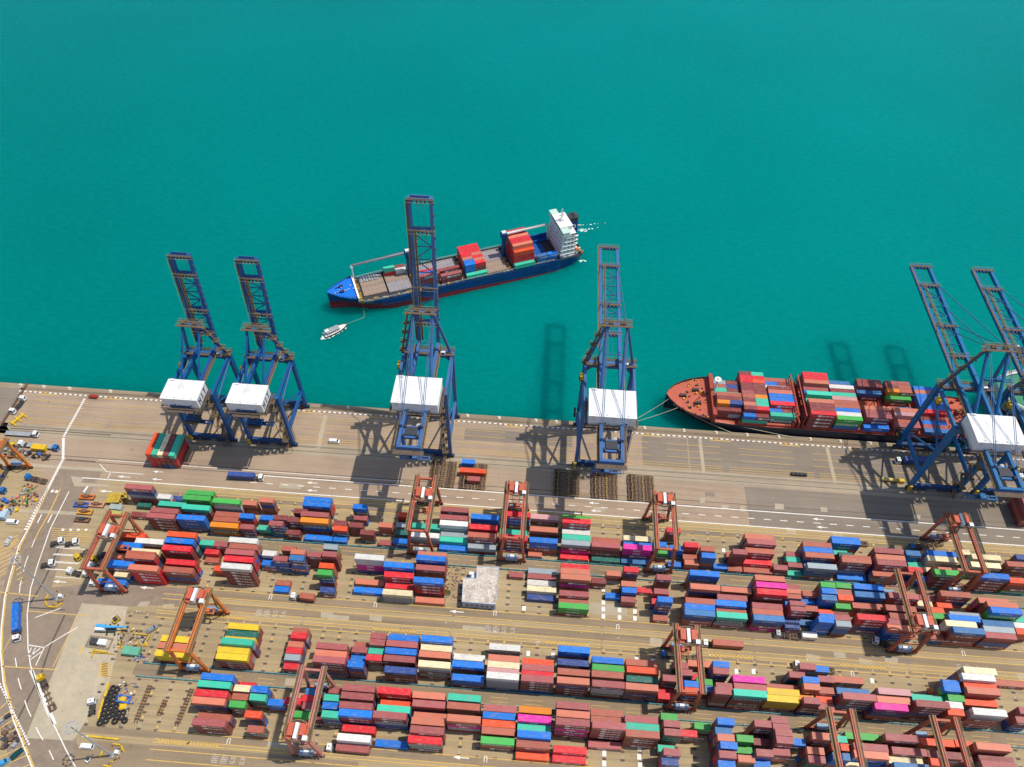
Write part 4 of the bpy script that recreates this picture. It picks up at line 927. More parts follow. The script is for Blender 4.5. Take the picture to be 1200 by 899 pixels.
make_sts(-125.2, 'blue quay crane with raised boom, second from the left, nose to nose with its twin', M_CD, gz=38.6, apex=60, hinge=26.5, blen=50, ang=RAISE, hw=10.4,
         house=(7.7, -10.6, 0, 5.6), gx=3.9, rear=-10, stay_y=-18, htext='HIT', old=True, troll=-4, spread=22, hoff=0)
make_sts(-50.0, 'tall quay crane whose raised boom stands in front of the blue feeder ship', M_CB, ang=RAISE)
make_sts(31.7, 'quay crane with lowered boom standing between the two ships', M_CB)
make_sts(188.0, 'big blue quay crane with lowered boom working the docked red ship', M_CT)
make_sts(218.3, 'rightmost quay crane, its house outside the picture, only boom and legs showing', M_CT, troll=45, spread=30)

# ------------------------------------------------------------------ rubber-tyred yard gantries
M_GR = mat('gantry_paint_rust_red', (.48, .118, .06), rough=.55, var=.14, scale=.3, dirt=(.14, .07, .045), dirt_amt=.6, dirt_scale=.35)
M_GO = mat('gantry_paint_orange', (.62, .17, .035), rough=.5, var=.12, scale=.3, dirt=(.25, .10, .04), dirt_amt=.5, dirt_scale=.35)
M_GP = mat('gantry_paint_faded_pink', (.50, .19, .15), rough=.6, var=.14, scale=.3, dirt=(.25, .12, .07), dirt_amt=.6, dirt_scale=.35)
M_PWR = mat('power_unit_blue', (.21, .30, .42), rough=.5, var=.08)
M_TROL = mat('trolley_red_orange', (.50, .105, .055), rough=.5, var=.12)
def make_rtg(x0, y0, y1, ty, label, M, lift=9.0, swap=False):
    """x0 centre, y0/y1 wheel lines, ty trolley position, ty in metres along the girders"""
    t = thing('yard_gantry', label, 'gantry crane', (x0, y0, 0), 0, 'rubber-tyred gantry cranes over the stacks')
    S = y1 - y0; gz = 20.6
    for y in (0, S):
        mb = MB(); mb.bx(-6.0, 6.0, y - .45, y + .45, 1.5, 2.5); mb.build('sill_beam', M, t)
        for x in (-5.4, -3.6, 3.6, 5.4):
            mb = MB(); mb.tube((x, y - .35, .78), (x, y + .35, .78), .78, 12, 0); mb.tube((x, y - .4, .78), (x, y + .4, .78), .3, 8, 1); mb.bx(x - .35, x + .35, y - .3, y + .3, 1.3, 1.6, 1); mb.build('wheel', [M_TYRE, M], t)
        for sx in (-1, 1):
            mb = MB(); mb.beam((sx * 5.2, y, 2.4), (sx * 3.6, y, gz), 1.0, .9, 0, 1.1, 1.1); mb.build('leg', M, t)
        mb = MB(); mb.beam((-4.5, y, 9.0), (4.5, y, 9.0), .35, .35); mb.build('leg_tie', M, t)
        mb = MB(); mb.bx(-3.0, 3.0, y - .4, y + .4, gz - .1, gz + .8); mb.build('cross_beam', M, t)
    for sx in (-1, 1):
        mb = MB(); mb.bx(sx * 3.6 - .55, sx * 3.6 + .55, -1.0, S + 1.0, gz + .85, gz + 2.3, 0); mb.bx(sx * 3.6 - .12, sx * 3.6 + .12, -.9, S + .9, gz + 2.3, gz + 2.42, 1); mb.build('girder', [M, M_DK], t)
        mb = MB(); rail_walk(mb, (sx * 4.75, -1, gz + 1.4), (sx * 4.75, S + 1, gz + 1.4), .9); mb.build('girder_walkway', [M_WALK, M_RAILY], t)
    # trolley
    mb = MB(); mb.bx(-3.9, 3.9, ty - 2.7, ty + 2.7, gz + 2.5, gz + 2.8, 0)
    n = 18
    ring = [(4.3 * math.cos(2 * math.pi * k / n), ty + 3.5 * math.sin(2 * math.pi * k / n)) for k in range(n)]
    for k in range(n):
        a, b_ = ring[k], ring[(k + 1) % n]; mb.beam((*a, gz + 2.7), (*b_, gz + 2.7), .7, .1, 2); mb.beam((*a, gz + 3.8), (*b_, gz + 3.8), .1, .1, 1); mb.beam((*a, gz + 2.7), (*a, gz + 3.8), .09, .09, 1)
    tr = mb.build('trolley', [M_TROL, M_RAILY, M_WALK], t)
    sg = -1 if swap else 1
    mb = MB(); mb.bx(-3.0, -1.0, ty - 2.0, ty + 2.2, gz + 2.8, gz + 4.6); mb.build('hoist_drum', M_TROL, tr)
    mb = MB(); mb.bx(-.6, .6, ty - 2.9, ty + 2.3, gz + 2.8, gz + 4.8); mb.build('electric_house', M_WHT, tr)
    mb = MB(); mb.bx(1.2, 3.2, ty - 1.6, ty + 2.0, gz + 2.8, gz + 4.2, 0); mb.tube((1.4, ty - 2.2, gz + 3.6), (3.2, ty - 2.2, gz + 3.6), .6, 10, 1); mb.build('motor', [M_TROL, M_DK], tr)
    mb = MB(); mb.bx(2.6, 4.2, ty - 3.2, ty - 1.6, gz + 2.8, gz + 4.4, 0); mb.bx(2.8, 4.0, ty - 3.24, ty - 3.2, gz + 3.2, gz + 4.1, 1); mb.build('operator_cab', [M_WHT, M_GLASS], tr)
    mb = MB(); zz = lift
    for dy in (-.95, .95): mb.bx(-3.0, 3.0, ty + dy - .2, ty + dy + .2, zz, zz + .4)
    for x in (-3.0, 0, 3.0): mb.bx(x - .25, x + .25, ty - 1.2, ty + 1.2, zz - .04, zz + .45)
    mb.bx(-1.3, 1.3, ty - .8, ty + .8, zz + .5, zz + 1.4)
    for sx in (-1, 1):
        for dy in (-.7, .7): mb.tube((sx * 1.1, ty + dy, zz + 1.4), (sx * 2.2, ty + dy, gz + 2.5), .05, 5, 1, None, False)
    mb.build('spreader', [M, M_CABLE], tr)
    # power units, cabinets, ladder
    mb = MB(); mb.bx(-2.6, 2.4, -.95, .95, 2.55, 4.5, 0); mb.bx(-.9, .9, -.8, .8, 4.5, 4.9, 1); mb.tube((1.6, .4, 4.5), (1.6, .4, 5.4), .15, 8, 2); mb.build('power_unit', [M_PWR, M_WHT, M_DK], t)
    mb = MB(); mb.bx(-2.4, 1.8, S - .9, S + .9, 2.55, 4.2, 0); mb.build('control_cabinet', M_PWR, t)
    mb = MB()
    for k in range(9): mb.bx(-5.5 + k * 1.2, -4.9 + k * 1.2, S - 1.25, S - .55, .7 + (k % 3) * .3, 1.6, k % 2)
    for k in range(9): mb.bx(-5.5 + k * 1.2, -4.9 + k * 1.2, -1.25, -.55, .7 + (k % 3) * .3, 1.6, k % 2)
    tag(mb.build('wheel_drive', [M_RUST, M_DK], t), kind='stuff')
    mb = MB(); rail_walk(mb, (5.2, S + .2, 2.4), (4.5, S - 2.0, 11), .6); rail_walk(mb, (4.5, S - 2, 11), (4.4, S, gz + 1), .6); mb.build('ladder', [M_WALK, M_RAILY], t)
    return t
A0, A1_, B0, B1_, C0, C1_, D0, D1_ = 151.8, 177.4, 124.6, 148.8, 95.2, 118.8, 68.5, 92.2
make_rtg(-45.3, A0, A1_, 16.4, 'rust red yard gantry over the quayside block, leftmost of four there', M_GR)
make_rtg(-5.9, A0, A1_, 22.3, 'rust red yard gantry on the quayside block beside the white roofed office', M_GR)
make_rtg(57.3, A0, A1_, 22.2, 'rust red yard gantry on the quayside block, third from the left, by mint boxes', M_GR)
make_rtg(181.3, A0, A1_, 22.2, 'rust red yard gantry on the quayside block, rightmost, over cream and blue boxes', M_GR)
make_rtg(-170.6, B0, B1_, 15.5, 'rust red yard gantry over the left end of the second block, near parked cabs', M_GR)
make_rtg(153.6, B0, B1_, 3.0, 'rust red yard gantry near the right end of the second block, trolley drawn near', M_GR)
make_rtg(-125.8, C0, C1_, 20.6, 'bright orange yard gantry straddling the yellow boxes', M_GO)
make_rtg(62.8, C0, C1_, 19.6, 'rust red yard gantry in the third block above the stacks of short boxes', M_GR)
make_rtg(-74.6, D0, D1_, 2.0, 'faded pink yard gantry in the nearest block at the left', M_GP)
make_rtg(115.4, D0, D1_, 2.0, 'rust red yard gantry in the nearest block, left one of the two at bottom right', M_GR)
make_rtg(151.8, D0, D1_, 3.0, 'rust red yard gantry in the nearest block, right one of the two at bottom right', M_GR)
make_rtg(-239, 156.5, 181, 7.0, 'orange yard gantry cut by the left edge of the picture', M_GO)
# ------------------------------------------------------------------ ships
def ship_empty(name, label, cat, org, ang): return thing(name, label, cat, org, ang)
def hull(parent, M, st, wl, bulw=0.0, boot=None, deckz=None, name='hull'):
    """st: stations (x, half beam at deck, half beam at waterline, deck z). M: [side, boot-top, deck, inner]"""
    mb = MB(); rows = []; zb = wl - 3.0; boot = wl + 1.8 if boot is None else boot; B_ = boot
    for (x, hd, hw_, zd) in st:
        boot = max(wl + .05, B_(x)) if callable(B_) else B_
        hm = hw_ + (hd - hw_) * (max(0, (boot - wl)) / max(.1, zd - wl)) ** 1.5; r = []
        for sg in (-1, 1):
            P = [(x, sg * hd, zd), (x, sg * hm, boot), (x, sg * hw_, wl), (x, sg * hw_ * .8, zb)]
            r.append([len(mb.v) + k for k in range(4)]); mb.v += P
        rows.append(r)
    for i in range(len(st) - 1):
        for s_ in (0, 1):
            a, b_ = rows[i][s_], rows[i + 1][s_]
            for k in range(3):
                f = (a[k], a[k + 1], b_[k + 1], b_[k]); mb.f.append(f if s_ == 0 else f[::-1]); mb.m.append(0 if k == 0 else 1)
    for e, fl in ((rows[0], False), (rows[-1], True)):
        for k in range(3):
            f = (e[0][k], e[1][k], e[1][k + 1], e[0][k + 1]); mb.f.append(f if fl else f[::-1]); mb.m.append(0 if k == 0 else 1)
    # deck a little below the rail, with the inside of the bulwark
    dk = []
    for (x, hd, hw_, zd) in st:
        k = len(mb.v); mb.v += [(x, -hd + .18, zd), (x, hd - .18, zd), (x, -hd + .18, zd - bulw), (x, hd - .18, zd - bulw)]; dk.append(k)
    for i in range(len(st) - 1):
        a, b_ = dk[i], dk[i + 1]
        mb.f.append((a + 2, b_ + 2, b_ + 3, a + 3)); mb.m.append(2)
        mb.f.append((a, a + 2, b_ + 2, b_)[::-1]); mb.m.append(3); mb.f.append((a + 1, b_ + 1, b_ + 3, a + 3)[::-1]); mb.m.append(3)
        ra, rb = rows[i], rows[i + 1]
        mb.f.append((ra[0][0], rb[0][0], b_, a)); mb.m.append(0); mb.f.append((ra[1][0], a + 1, b_ + 1, rb[1][0])); mb.m.append(0)
    return mb.build(name, M, parent)
M_S1 = mat('ship_hull_blue', (.006, .062, .21), rough=.45, var=.10, scale=.08, dirt=(.05, .05, .07), dirt_amt=.5, dirt_scale=.1, stretch=(1, 1, 4))
M_S1F = mat('ship_deck_bright_blue', (.006, .155, .62), rough=.55, var=.08, scale=.2, dirt=(.02, .08, .3), dirt_amt=.5, dirt_scale=.2)
M_BOOT = mat('boot_topping_red', (.30, .028, .036), rough=.6, var=.15, scale=.15, dirt=(.07, .03, .03), dirt_amt=.5, dirt_scale=.15)
M_HATCH = mat('hatch_cover_grey', (.27, .25, .26), rough=.7, var=.12, scale=.3, dirt=(.28, .15, .09), dirt_amt=.6, dirt_scale=.3)
M_HATCHB = mat('hatch_cover_brown', (.30, .225, .17), rough=.7, var=.12, scale=.3, dirt=(.24, .10, .06), dirt_amt=.6, dirt_scale=.3)
M_LASH = mat('lashing_gear_ochre', (.36, .22, .05), rough=.8, var=.35, scale=1.0)
M_SUPER = mat('superstructure_white', (.74, .72, .68), rough=.5, var=.05, scale=.4, dirt=(.45, .33, .22), dirt_amt=.5, dirt_scale=.4)
M_PALEG = mat('roof_pale_green', (.45, .62, .52), rough=.6, var=.06)
M_NAVY = mat('funnel_navy', (.015, .05, .22), rough=.5)
M_LIFE = mat('lifeboat_orange', (.70, .22, .10), rough=.4)

S1C = S1O + Vector((math.sin(S1A) * 2.3, -math.cos(S1A) * 2.3 + 4.2, 0))
fs = ship_empty('feeder_ship', 'blue hulled feeder container ship under way, half loaded, white bridge at the stern', 'ship', S1C, S1A)
st = [(0, .5, .02, 9.6), (2.5, 3.0, .05, 9.4), (6, 5.8, .25, 9.1), (11, 8.6, 2.0, 8.9), (15.2, 10.0, 4.2, 8.8)]
st2 = [(15.2, 10.0, 4.2, 6.4), (22, 11.0, 7.8, 5.8), (34, 11.5, 11.2, 5.6), (60, 11.5, 11.5, 5.6), (118, 11.5, 11.5, 5.6), (134, 11.4, 10.9, 5.8), (144, 11.0, 8.4, 6.0), (150.5, 10.2, 5.0, 6.0)]
hull(fs, [M_S1, M_BOOT, M_S1F, M_S1F], st, -3.2, .35, lambda x: 3.0 - 6.4 * x / 150, name='forecastle'); hull(fs, [M_S1, M_BOOT, M_DK, M_LASH], st2, -3.2, 1.0, lambda x: 3.0 - 6.4 * x / 150)
mb = MB()
for k in range(7):
    a0, a1 = k / 7, (k + 1) / 7; r0, r1 = [1.75 * math.sin(math.pi * min(1, .12 + a * .55)) for a in (a0, a1)]
    mb.tube((.0 + a0 * 17, 0, -1.4), (.0 + a1 * 17, 0, -1.8), r0 * 1.5, 14, 0, r1 * 1.5, k in (0, 6))
mb.build('bulbous_bow', M_BOOT, fs)
mb = MB(); rr = random.Random(31)                   # anchor gear on the forecastle and rails along the deck edge
for (x, y) in ((8.5, 2.2), (8.5, -2.2)): mb.tube((x - .8, y, 9.9), (x + .8, y, 9.9), .6, 10, 1); mb.bx(x - 1.2, x - .9, y - .8, y + .8, 9.0, 10.4, 1); mb.beam((x - 1.0, y, 9.4), (x - 4.0, y * .8, 9.3), .3, .3, 1)
for k in range(9): x = 4 + k * 1.3; y = rr.uniform(-2.5, 2.5); mb.bx(x, x + .5, y, y + .5, 8.8, 9.5, 0)
for k in range(12):
    for sg in (-1, 1): x = 2.6 + k * 1.1; hb = np.interp(x, [0, 2.5, 6, 11, 15.2], [.5, 3, 5.8, 8.6, 10]) - .9; mb.tube((x, sg * hb, 8.9), (x, sg * hb, 9.6), .2, 6, 1)
tag(mb.build('anchor_gear', [M_SUPER, M_DK], fs), kind='stuff')
mb = MB()
for sg in (-1, 1):
    for z in (6.3, 6.9): mb.beam((18, sg * 10.6, z), (28, sg * 11.2, z), .07, .07); mb.beam((28, sg * 11.2, z), (132, sg * 11.3, z), .07, .07)
    for k in range(58): mb.beam((20 + k * 1.95, sg * 11.25 if k > 3 else sg * 10.9, 5.6), (20 + k * 1.95, sg * 11.25 if k > 3 else sg * 10.9, 6.9), .07, .07)
mb.build('deck_rail', M_SUPER, fs)
mb = MB()                                           # rub rails along the sides
for sg in (-1, 1):
    for z in (1.0, 2.7, 4.2): mb.bx(28, 128, sg * 11.5 - .12, sg * 11.5 + .12, z, z + .35)
mb.build('rubbing_strake', M_S1, fs)
def hatch(x0, x1, y0, y1, z=6.1, m=M_HATCH, halves=2):
    w_ = (y1 - y0) / halves
    for k in range(halves):
        mb = MB(); mb.bx(x0, x1, y0 + k * w_ + .1, y0 + (k + 1) * w_ - .1, 4.6, z)
        for a in range(6):
            for q in range(3): mb.bx(x0 + 1 + a * (x1 - x0 - 2) / 5 - .2, x0 + 1 + a * (x1 - x0 - 2) / 5 + .2, y0 + k * w_ + 1 + q * (w_ - 2) / 2 - .2, y0 + k * w_ + 1 + q * (w_ - 2) / 2 + .2, z, z + .14, 1)
        mb.build('hatch_cover', [m if isinstance(m, bpy.types.Material) else m[k], M_RUST], fs)
hatch(19.2, 32.4, -6.2, 9.0, 6.1, M_HATCHB); hatch(33.4, 46.4, -7.6, 9.4, 6.1, (M_HATCH, M_HATCHB)); hatch(50.6, 62.2, -9.8, 9.6); hatch(63.2, 76, -9.8, 9.6)
hatch(78, 90, -9.8, 9.6, 6.1, M_HATCHB); hatch(91.2, 103.6, -9.8, 9.8, 6.1, (M_HATCHB, M_HATCH)); hatch(107, 119.6, -9.8, 9.8)
mb = MB(); rr = random.Random(5)                   # lashing bridges, vents and pipes between the hatches
for x in (17.4, 48.2, 77.0, 90.6, 104.6, 120.2):
    for y in np.arange(-10.2, 10.4, .9): mb.bx(x - .7 + rr.uniform(-.2, .2), x + rr.uniform(.1, .8), y, y + rr.uniform(.4, .8), 4.7, 5.0 + rr.uniform(.3, 2.0), rr.choice((0, 0, 1, 2)))
for x in np.arange(19, 76, 1.7):
    if rr.random() < .85:
        y = -10.4 + rr.uniform(-.2, .8); mb.bx(x, x + rr.uniform(.6, 1.6), y, y + rr.uniform(.5, 1.4), 4.7, 4.9 + rr.uniform(.2, 1.4), rr.choice((0, 0, 0, 2, 3, 1, 4)))
for x in np.arange(78, 118, 1.6):
    mb.bx(x, x + rr.uniform(.5, 1.3), -10.9, -10.1, 4.7, 5.0 + rr.uniform(.1, .8), rr.choice((0, 1, 1, 3)))
    mb.bx(x, x + rr.uniform(.5, 1.3), 10.1, 10.9, 4.7, 5.0 + rr.uniform(.1, .8), rr.choice((0, 1, 1)))
tag(mb.build('lashing_gear', [M_LASH, M_DK, M_YELM, M_GREY, M_WHT], fs), kind='stuff')
mb = MB()
for k in range(7): mb.bx(20 + k * 1.5, 20.9 + k * 1.5, 5.0, 9.2, 6.1 + (k % 2) * .3, 6.5 + (k % 2) * .3)
mb.build('stacked_hatch_panels', M_GREY, fs)
for (x, y, bx_, by, bz, nm) in ((48.0, 4.0, 16.5, 8.6, 17.0, 0), (104.6, 2.2, 135.0, 9.4, 16.5, 1)):
    mb = MB(); mb.tube((x, y, 4.6), (x, y, 19.5), 1.25, 14, 0); mb.bx(x - 1.7, x + 1.7, y - 1.6, y + 1.6, 19.5, 23, 0); mb.bx(x - 1.2, x + 1.2, y - 1.0, y + 1.0, 23, 23.8, 1)
    d = mb.build('deck_crane', [M_S1, M_WHT], fs)
    mb = MB(); mb.beam((x, y, 22), (bx_, by, bz), 1.3, 1.0, 0, .9, .7)
    for e in (-.3, .3): mb.tube((x, y + e, 23.6), (bx_, by + e, bz + .5), .07, 5, 1)
    mb.build('jib', [M_GREY if nm == 0 else M_SUPER, M_CABLE], d)
    mb = MB(); mb.bx(bx_ - .6, bx_ + .6, by - 1.0, by + 1.0, bz - 1.4, bz - .7); mb.beam((bx_, by - .6, 5), (bx_, by - .6, bz - 1.2), .7, .7); mb.beam((bx_, by + .6, 5), (bx_, by + .6, bz - 1.2), .7, .7); mb.build('jib_rest', M_SUPER, fs)
mb = MB()                                           # break of the forecastle: white mast house and rail
mb.bx(15.4, 16.3, -9.6, 9.6, 5.4, 8.7, 0); mb.bx(15.2, 15.5, -9.6, 9.6, 8.7, 9.7, 0)
for k in range(14): mb.bx(16.3, 17.0, -9.3 + k * 1.35, -8.6 + k * 1.35, 5.4, 6.2 + (k % 3) * .6, 1)
mb.build('breakwater', [M_SUPER, M_LASH], fs)
mb = MB(); mb.bx(120.8, 134.5, 10.0, 10.7, 4.6, 9.6); mb.bx(120.8, 134.5, 8.2, 10.0, 4.6, 6.4); mb.bx(120.8, 134.5, -9.9, 8.2, 4.4, 4.75); mb.bx(127, 129, 0, 2, 4.75, 5.0); mb.build('open_hold_coaming', mat('hold_blue', (.006, .09, .33), rough=.55, var=.12), fs)
# accommodation block
mb = MB(); z = 5.0
for k in range(6):
    dx = .12 * k; mb.bx(136 + dx, 144.5, -9.8 + .1 * k, 10.0 - .1 * k, z, z + 2.65, 0); mb.bx(135.6 + dx, 144.9, -10.2 + .1 * k, 10.4 - .1 * k, z + 2.65, z + 2.85, 0); z += 2.85
acc = mb.build('accommodation', M_SUPER, fs)
mb = MB(); z = 5.0
for k in range(6):
    for q in range(8): mb.bx(135.92 + .12 * k, 136.02 + .12 * k, -8.6 + q * 2.3, -7.9 + q * 2.3, z + 1.2, z + 2.0)
    for q in range(3): mb.bx(138 + q * 2.3, 138.7 + q * 2.3, -9.92 + .1 * k, -9.8 + .1 * k, z + 1.2, z + 2.0)
    z += 2.85
tag(mb.build('window', M_GLASS, acc), kind='stuff')
mb = MB()
for k in range(1, 6):
    z = 5 + k * 2.85; mb.bx(141, 146.5, -9.6, -8.2, z - .1, z, 0)
    for xx in (141, 143.7, 146.4): mb.beam((xx, -9.6, z), (xx, -9.6, z + 1.0), .08, .08, 0)
    mb.beam((141, -9.6, z + 1), (146.5, -9.6, z + 1), .09, .09, 0)
    mb.beam((141.5, -8.9, z - 2.8), (145.5, -8.9, z), .8, .12, 1)
mb.build('external_stair', [M_SUPER, M_GREY], acc)
mb = MB(); mb.bx(136.2, 143.6, -6.2, 6.4, 22.1, 25.0, 0); mb.bx(136.0, 140.6, -11.4, 11.6, 22.1, 23.2, 0); mb.bx(136.3, 140.2, -11.2, -6.4, 23.2, 24.6, 0); mb.bx(136.3, 140.2, 6.6, 11.4, 23.2, 24.6, 0)
br = mb.build('bridge', M_SUPER, fs)
mb = MB(); mb.bx(136.15, 136.2, -5.8, 6.0, 23.2, 24.5); mb.bx(136.24, 136.3, -11, -6.6, 23.4, 24.4); mb.bx(136.24, 136.3, 6.8, 11.2, 23.4, 24.4); mb.build('bridge_window', M_GLASS, br)
mb = MB(); mb.bx(135.9, 140.5, -11.5, -6.3, 24.6, 24.8, 0); mb.bx(135.9, 140.5, 6.5, 11.6, 24.6, 24.8, 0); mb.bx(135.8, 143.9, -6.5, 6.6, 25.0, 25.2, 1); mb.build('bridge_roof', [M_PALEG, M_SUPER], br)
mb = MB(); mb.bx(138.4, 140.4, -1, 1.2, 25.2, 26.5); mb.tube((139.4, .1, 26.5), (139.4, .1, 33), .3, 8); mb.beam((139.4, -1.8, 30.5), (139.4, 2.0, 30.5), .2, .2); mb.beam((137.6, .1, 28.6), (141, .1, 29.6), .5, .25); mb.tube((141.5, 3.2, 25.2), (141.5, 3.2, 29), .12, 6); mb.build('radar_mast', M_SUPER, br)
mb = MB(); mb.prism([(145, 1.0), (150, .4), (151, 2.0), (151, 5.0), (150, 6.6), (145, 6.0)], 5, 21.5, 0); mb.prism([(145.1, 1.1), (149.9, .5), (150.9, 2.0), (150.9, 5.0), (149.9, 6.5), (145.1, 5.9)], 21.5, 24.2, 1)
for q in (2.4, 4.4): mb.tube((148, q, 24.2), (148, q, 25.3), .5, 10, 1)
fu = mb.build('funnel', [M_NAVY, M_DK], fs)
mb = MB(); n = 20
for k in range(n):
    a0, a1 = 2 * math.pi * k / n, 2 * math.pi * (k + 1) / n
    def fp(a, r_): return Vector((147.5 + r_ * math.cos(a), .62 - .12 * (r_ * math.cos(a)) / 2.5 - .06, 18.2 + r_ * math.sin(a)))
    mb.quad([fp(a0, 1.0), fp(a1, 1.0), fp(a1, 1.7), fp(a0, 1.7)])
mb.build('funnel_mark', M_WHT, fu)
mb = MB(); mb.tube((144.6, -8.0, 9.4), (147.4, -8.6, 8.8), 1.1, 12, 0, 1.0); mb.tube((147.4, -8.6, 8.8), (148.8, -8.9, 8.4), 1.0, 12, 0, .3); mb.bx(145.2, 146.6, -8.8, -7.6, 10, 10.9, 0); mb.build('lifeboat', M_LIFE, fs)
mb = MB(); rr = random.Random(9)
for k in range(60):
    x, y = rr.uniform(137, 150), rr.uniform(-9.8, -6); 
    if x < 144.6: y = rr.uniform(-10.6, -10.0)
    s_ = rr.uniform(.25, .8); mb.bx(x, x + s_ * 1.5, y, y + s_, 5.0, 5.3 + s_ * rr.uniform(.5, 2.4), rr.choice((0, 1, 2, 0, 3)))
for k in range(26):
    x, y = rr.uniform(145, 149.6), rr.uniform(7, 9.6); s_ = rr.uniform(.25, .8); mb.bx(x, x + s_, y, y + s_, 5.0, 5.4 + s_, rr.choice((0, 1, 2, 3)))
tag(mb.build('stern_deck_gear', [M_SUPER, M_LASH, M_YELM, M_DK], fs), kind='stuff')
mb = MB(); mb.beam((149, 9.2, 5), (149, 9.2, 12.5), .7, .7, 0); mb.beam((149, 9.2, 12.5), (155.5, 6.0, 13.0), .8, .7, 0, .5, .5); mb.beam((148.6, 7, 5), (150.5, 7.6, 10.5), .5, .5, 0); mb.bx(148.4, 150.4, 8.6, 10, 9.6, 11.2, 1); mb.build('stern_davit', [M_SUPER, M_NAVY], fs)
# cargo on the feeder: rows listed from the far side
FC = [(34.0, 8.6, 1, 'r', 20, ''), (34.0, 6.0, 2, 't', 20, 'r'), (40.4, 8.2, 1, 'm', 20, ''), (40.4, 5.6, 1, 'w', 20, ''),
      (50.4, -.6, 1, 'r', 40, ''), (50.4, -5.2, 2, 'b', 40, 'b'), (50.3, -9.4, 3, 'k', 40, 'mm'), (63.2, -5.4, 2, 'm', 40, 'm'), (63.2, -9.9, 2, 'k', 40, 'm')]
for k in range(7):
    y = 6.6 - k * 2.5
    if k < 2: FC.append((78, y, 3, 'r', 40, 'rr'))
    else:
        FC.append((78, y, 3, 'rrhbb'[k - 2], 20, 'bb' if k > 4 else 'rr')); FC.append((84.15, y, 3, 'rhrhr'[k - 2], 20, 'mr'))
FC.append((78, -11.2, 1, 't', 40, ''))
for k, (c, t_, bl) in enumerate((('r', 5, ''), ('m', 4, ''), ('h', 5, ''), ('r', 5, ''), ('r', 5, 'r'), ('h', 5, 'r'), ('R', 4, 'rr'))): FC.append((107.2, 5.6 - k * 2.5, t_, c, 40, bl))
FC += [(107.0, -11.6, 1, 't', 40, ''), (121.0, -8.6, 1, 'q', 40, ''), (121.0, -11.2, 2, 'u', 20, 'u'), (127.4, -11.2, 2, 'b', 20, 'n'), (108, 8.3, 3, 'r', 40, 'mm')]
rg = random.Random(21); cs, sn = math.cos(S1A), math.sin(S1A); nind = 0; fbulk = MB(); fms = []; fcnt = {}
for (x, y, tiers, c, L_, bl) in FC:
    for q in range(tiers):
        k = tiers - 1 - q; cc = c if k == 0 else (bl[k - 1] if k - 1 < len(bl) else 'r'); z = 6.12 + q * TH
        wx, wy = S1C.x + x * cs - y * sn, S1C.y + x * sn + y * cs
        if k == 0 and nind < 46 :
            nind += 1
            bay = 'forward hatch' if x < 48 else 'second bay from the bow' if x < 63 else 'third bay from the bow' if x < 77 else 'midship bay' if x < 95 else 'bay before the open hold' if x < 120 else 'bay beside the open hold'
            key = (WORD[cc], L_, bay); fcnt[key] = fcnt.get(key, 0) + 1
            sd = ['', ' second from far side', ' third from far side', ' fourth from far side', ' fifth from far side'][min(4, fcnt[key] - 1)] if fcnt[key] > 1 else ''
            o = place('shipping_container', cget(cc, L_), loc=(wx, wy, z), rz=S1A)
            tag(o, f"{WORD[cc]} {'long' if L_ == 40 else 'short'} container{sd}, {bay}, blue feeder ship", 'container', 'shipping containers in stacks')
            lk = letter_kind(cc, L_, rg)
            if lk and tiers > 1: place('side_lettering', lget(lk, L_), o)['kind'] = 'stuff'
            for dk_ in (0, 1): d = place('door', dget(cc), o, (0, .17 + dk_ * 1.06 + 1.04, .17)); d.rotation_euler = (0, 0, math.pi)
        else:
            m_ = cmat(cc)
            if m_ not in fms: fms.append(m_)
            fbulk.rbx((wx + (LEN[L_] / 2) * cs - 1.22 * sn, wy + (LEN[L_] / 2) * sn + 1.22 * cs, z + 1.29), (LEN[L_] - .03, 2.4, 2.57), S1A, fms.index(m_))
tag(fbulk.build('lower_container', fms), 'containers lower down in the stacks on the blue feeder ship', 'containers', kind='stuff')

# docked ship
M_S2 = mat('ship_hull_dark', (.012, .018, .035), rough=.5, var=.15, scale=.08)
M_S2D = mat('ship_deck_red_oxide', (.46, .105, .060), rough=.7, var=.10, scale=.2, dirt=(.20, .07, .05), dirt_amt=.5, dirt_scale=.3)
M_S2B = mat('bulwark_red', (.34, .055, .035), rough=.6, var=.10)
ds = ship_empty('container_ship', 'docked container ship with red deck, loaded with boxes, bow to the left', 'ship', (62.5, 245.6, 0), 0)
st = [(2.6, .6, .0, 8.6), (4.4, 3.6, .1, 8.4), (7.5, 7.0, .8, 8.1), (11.5, 9.8, 2.2, 7.8), (16.5, 12.0, 5.0, 7.6), (22, 13.4, 8.2, 7.5), (24.4, 13.7, 9.4, 7.5)]
st2 = [(24.4, 13.7, 9.4, 5.2), (34, 14.3, 12.6, 4.8), (48, 14.5, 14.2, 4.8), (120, 14.5, 14.5, 4.8), (136, 14.2, 13.4, 4.8), (150, 13.0, 9.5, 5.0), (156, 12.0, 7.0, 5.0)]
hull(ds, [M_S2, M_BOOT, M_S2D, M_S2B], st, -3.2, .9, -2.6, name='forecastle'); hull(ds, [M_S2, M_BOOT, M_S2D, M_S2B], st2, -3.2, .9, -2.6)
mb = MB(); mb.prism([(24.2, -13.2), (26.0, -13.4), (27.4, 0), (26.0, 13.4), (24.2, 13.2)], 3.9, 10.4); mb.build('breakwater', M_S2B, ds)
mb = MB(); mb.tube((26.4, 3, 10.4), (26.4, 3, 19), .7, 10, 0, .4); mb.bx(25.6, 27.2, 1.8, 4.2, 17.5, 17.9, 0); mb.tube((26.4, 3, 17.9), (26.4, 3, 18.2), 1.7, 14, 0); mb.build('foremast', M_SUPER, ds)
mb = MB(); rr = random.Random(4)
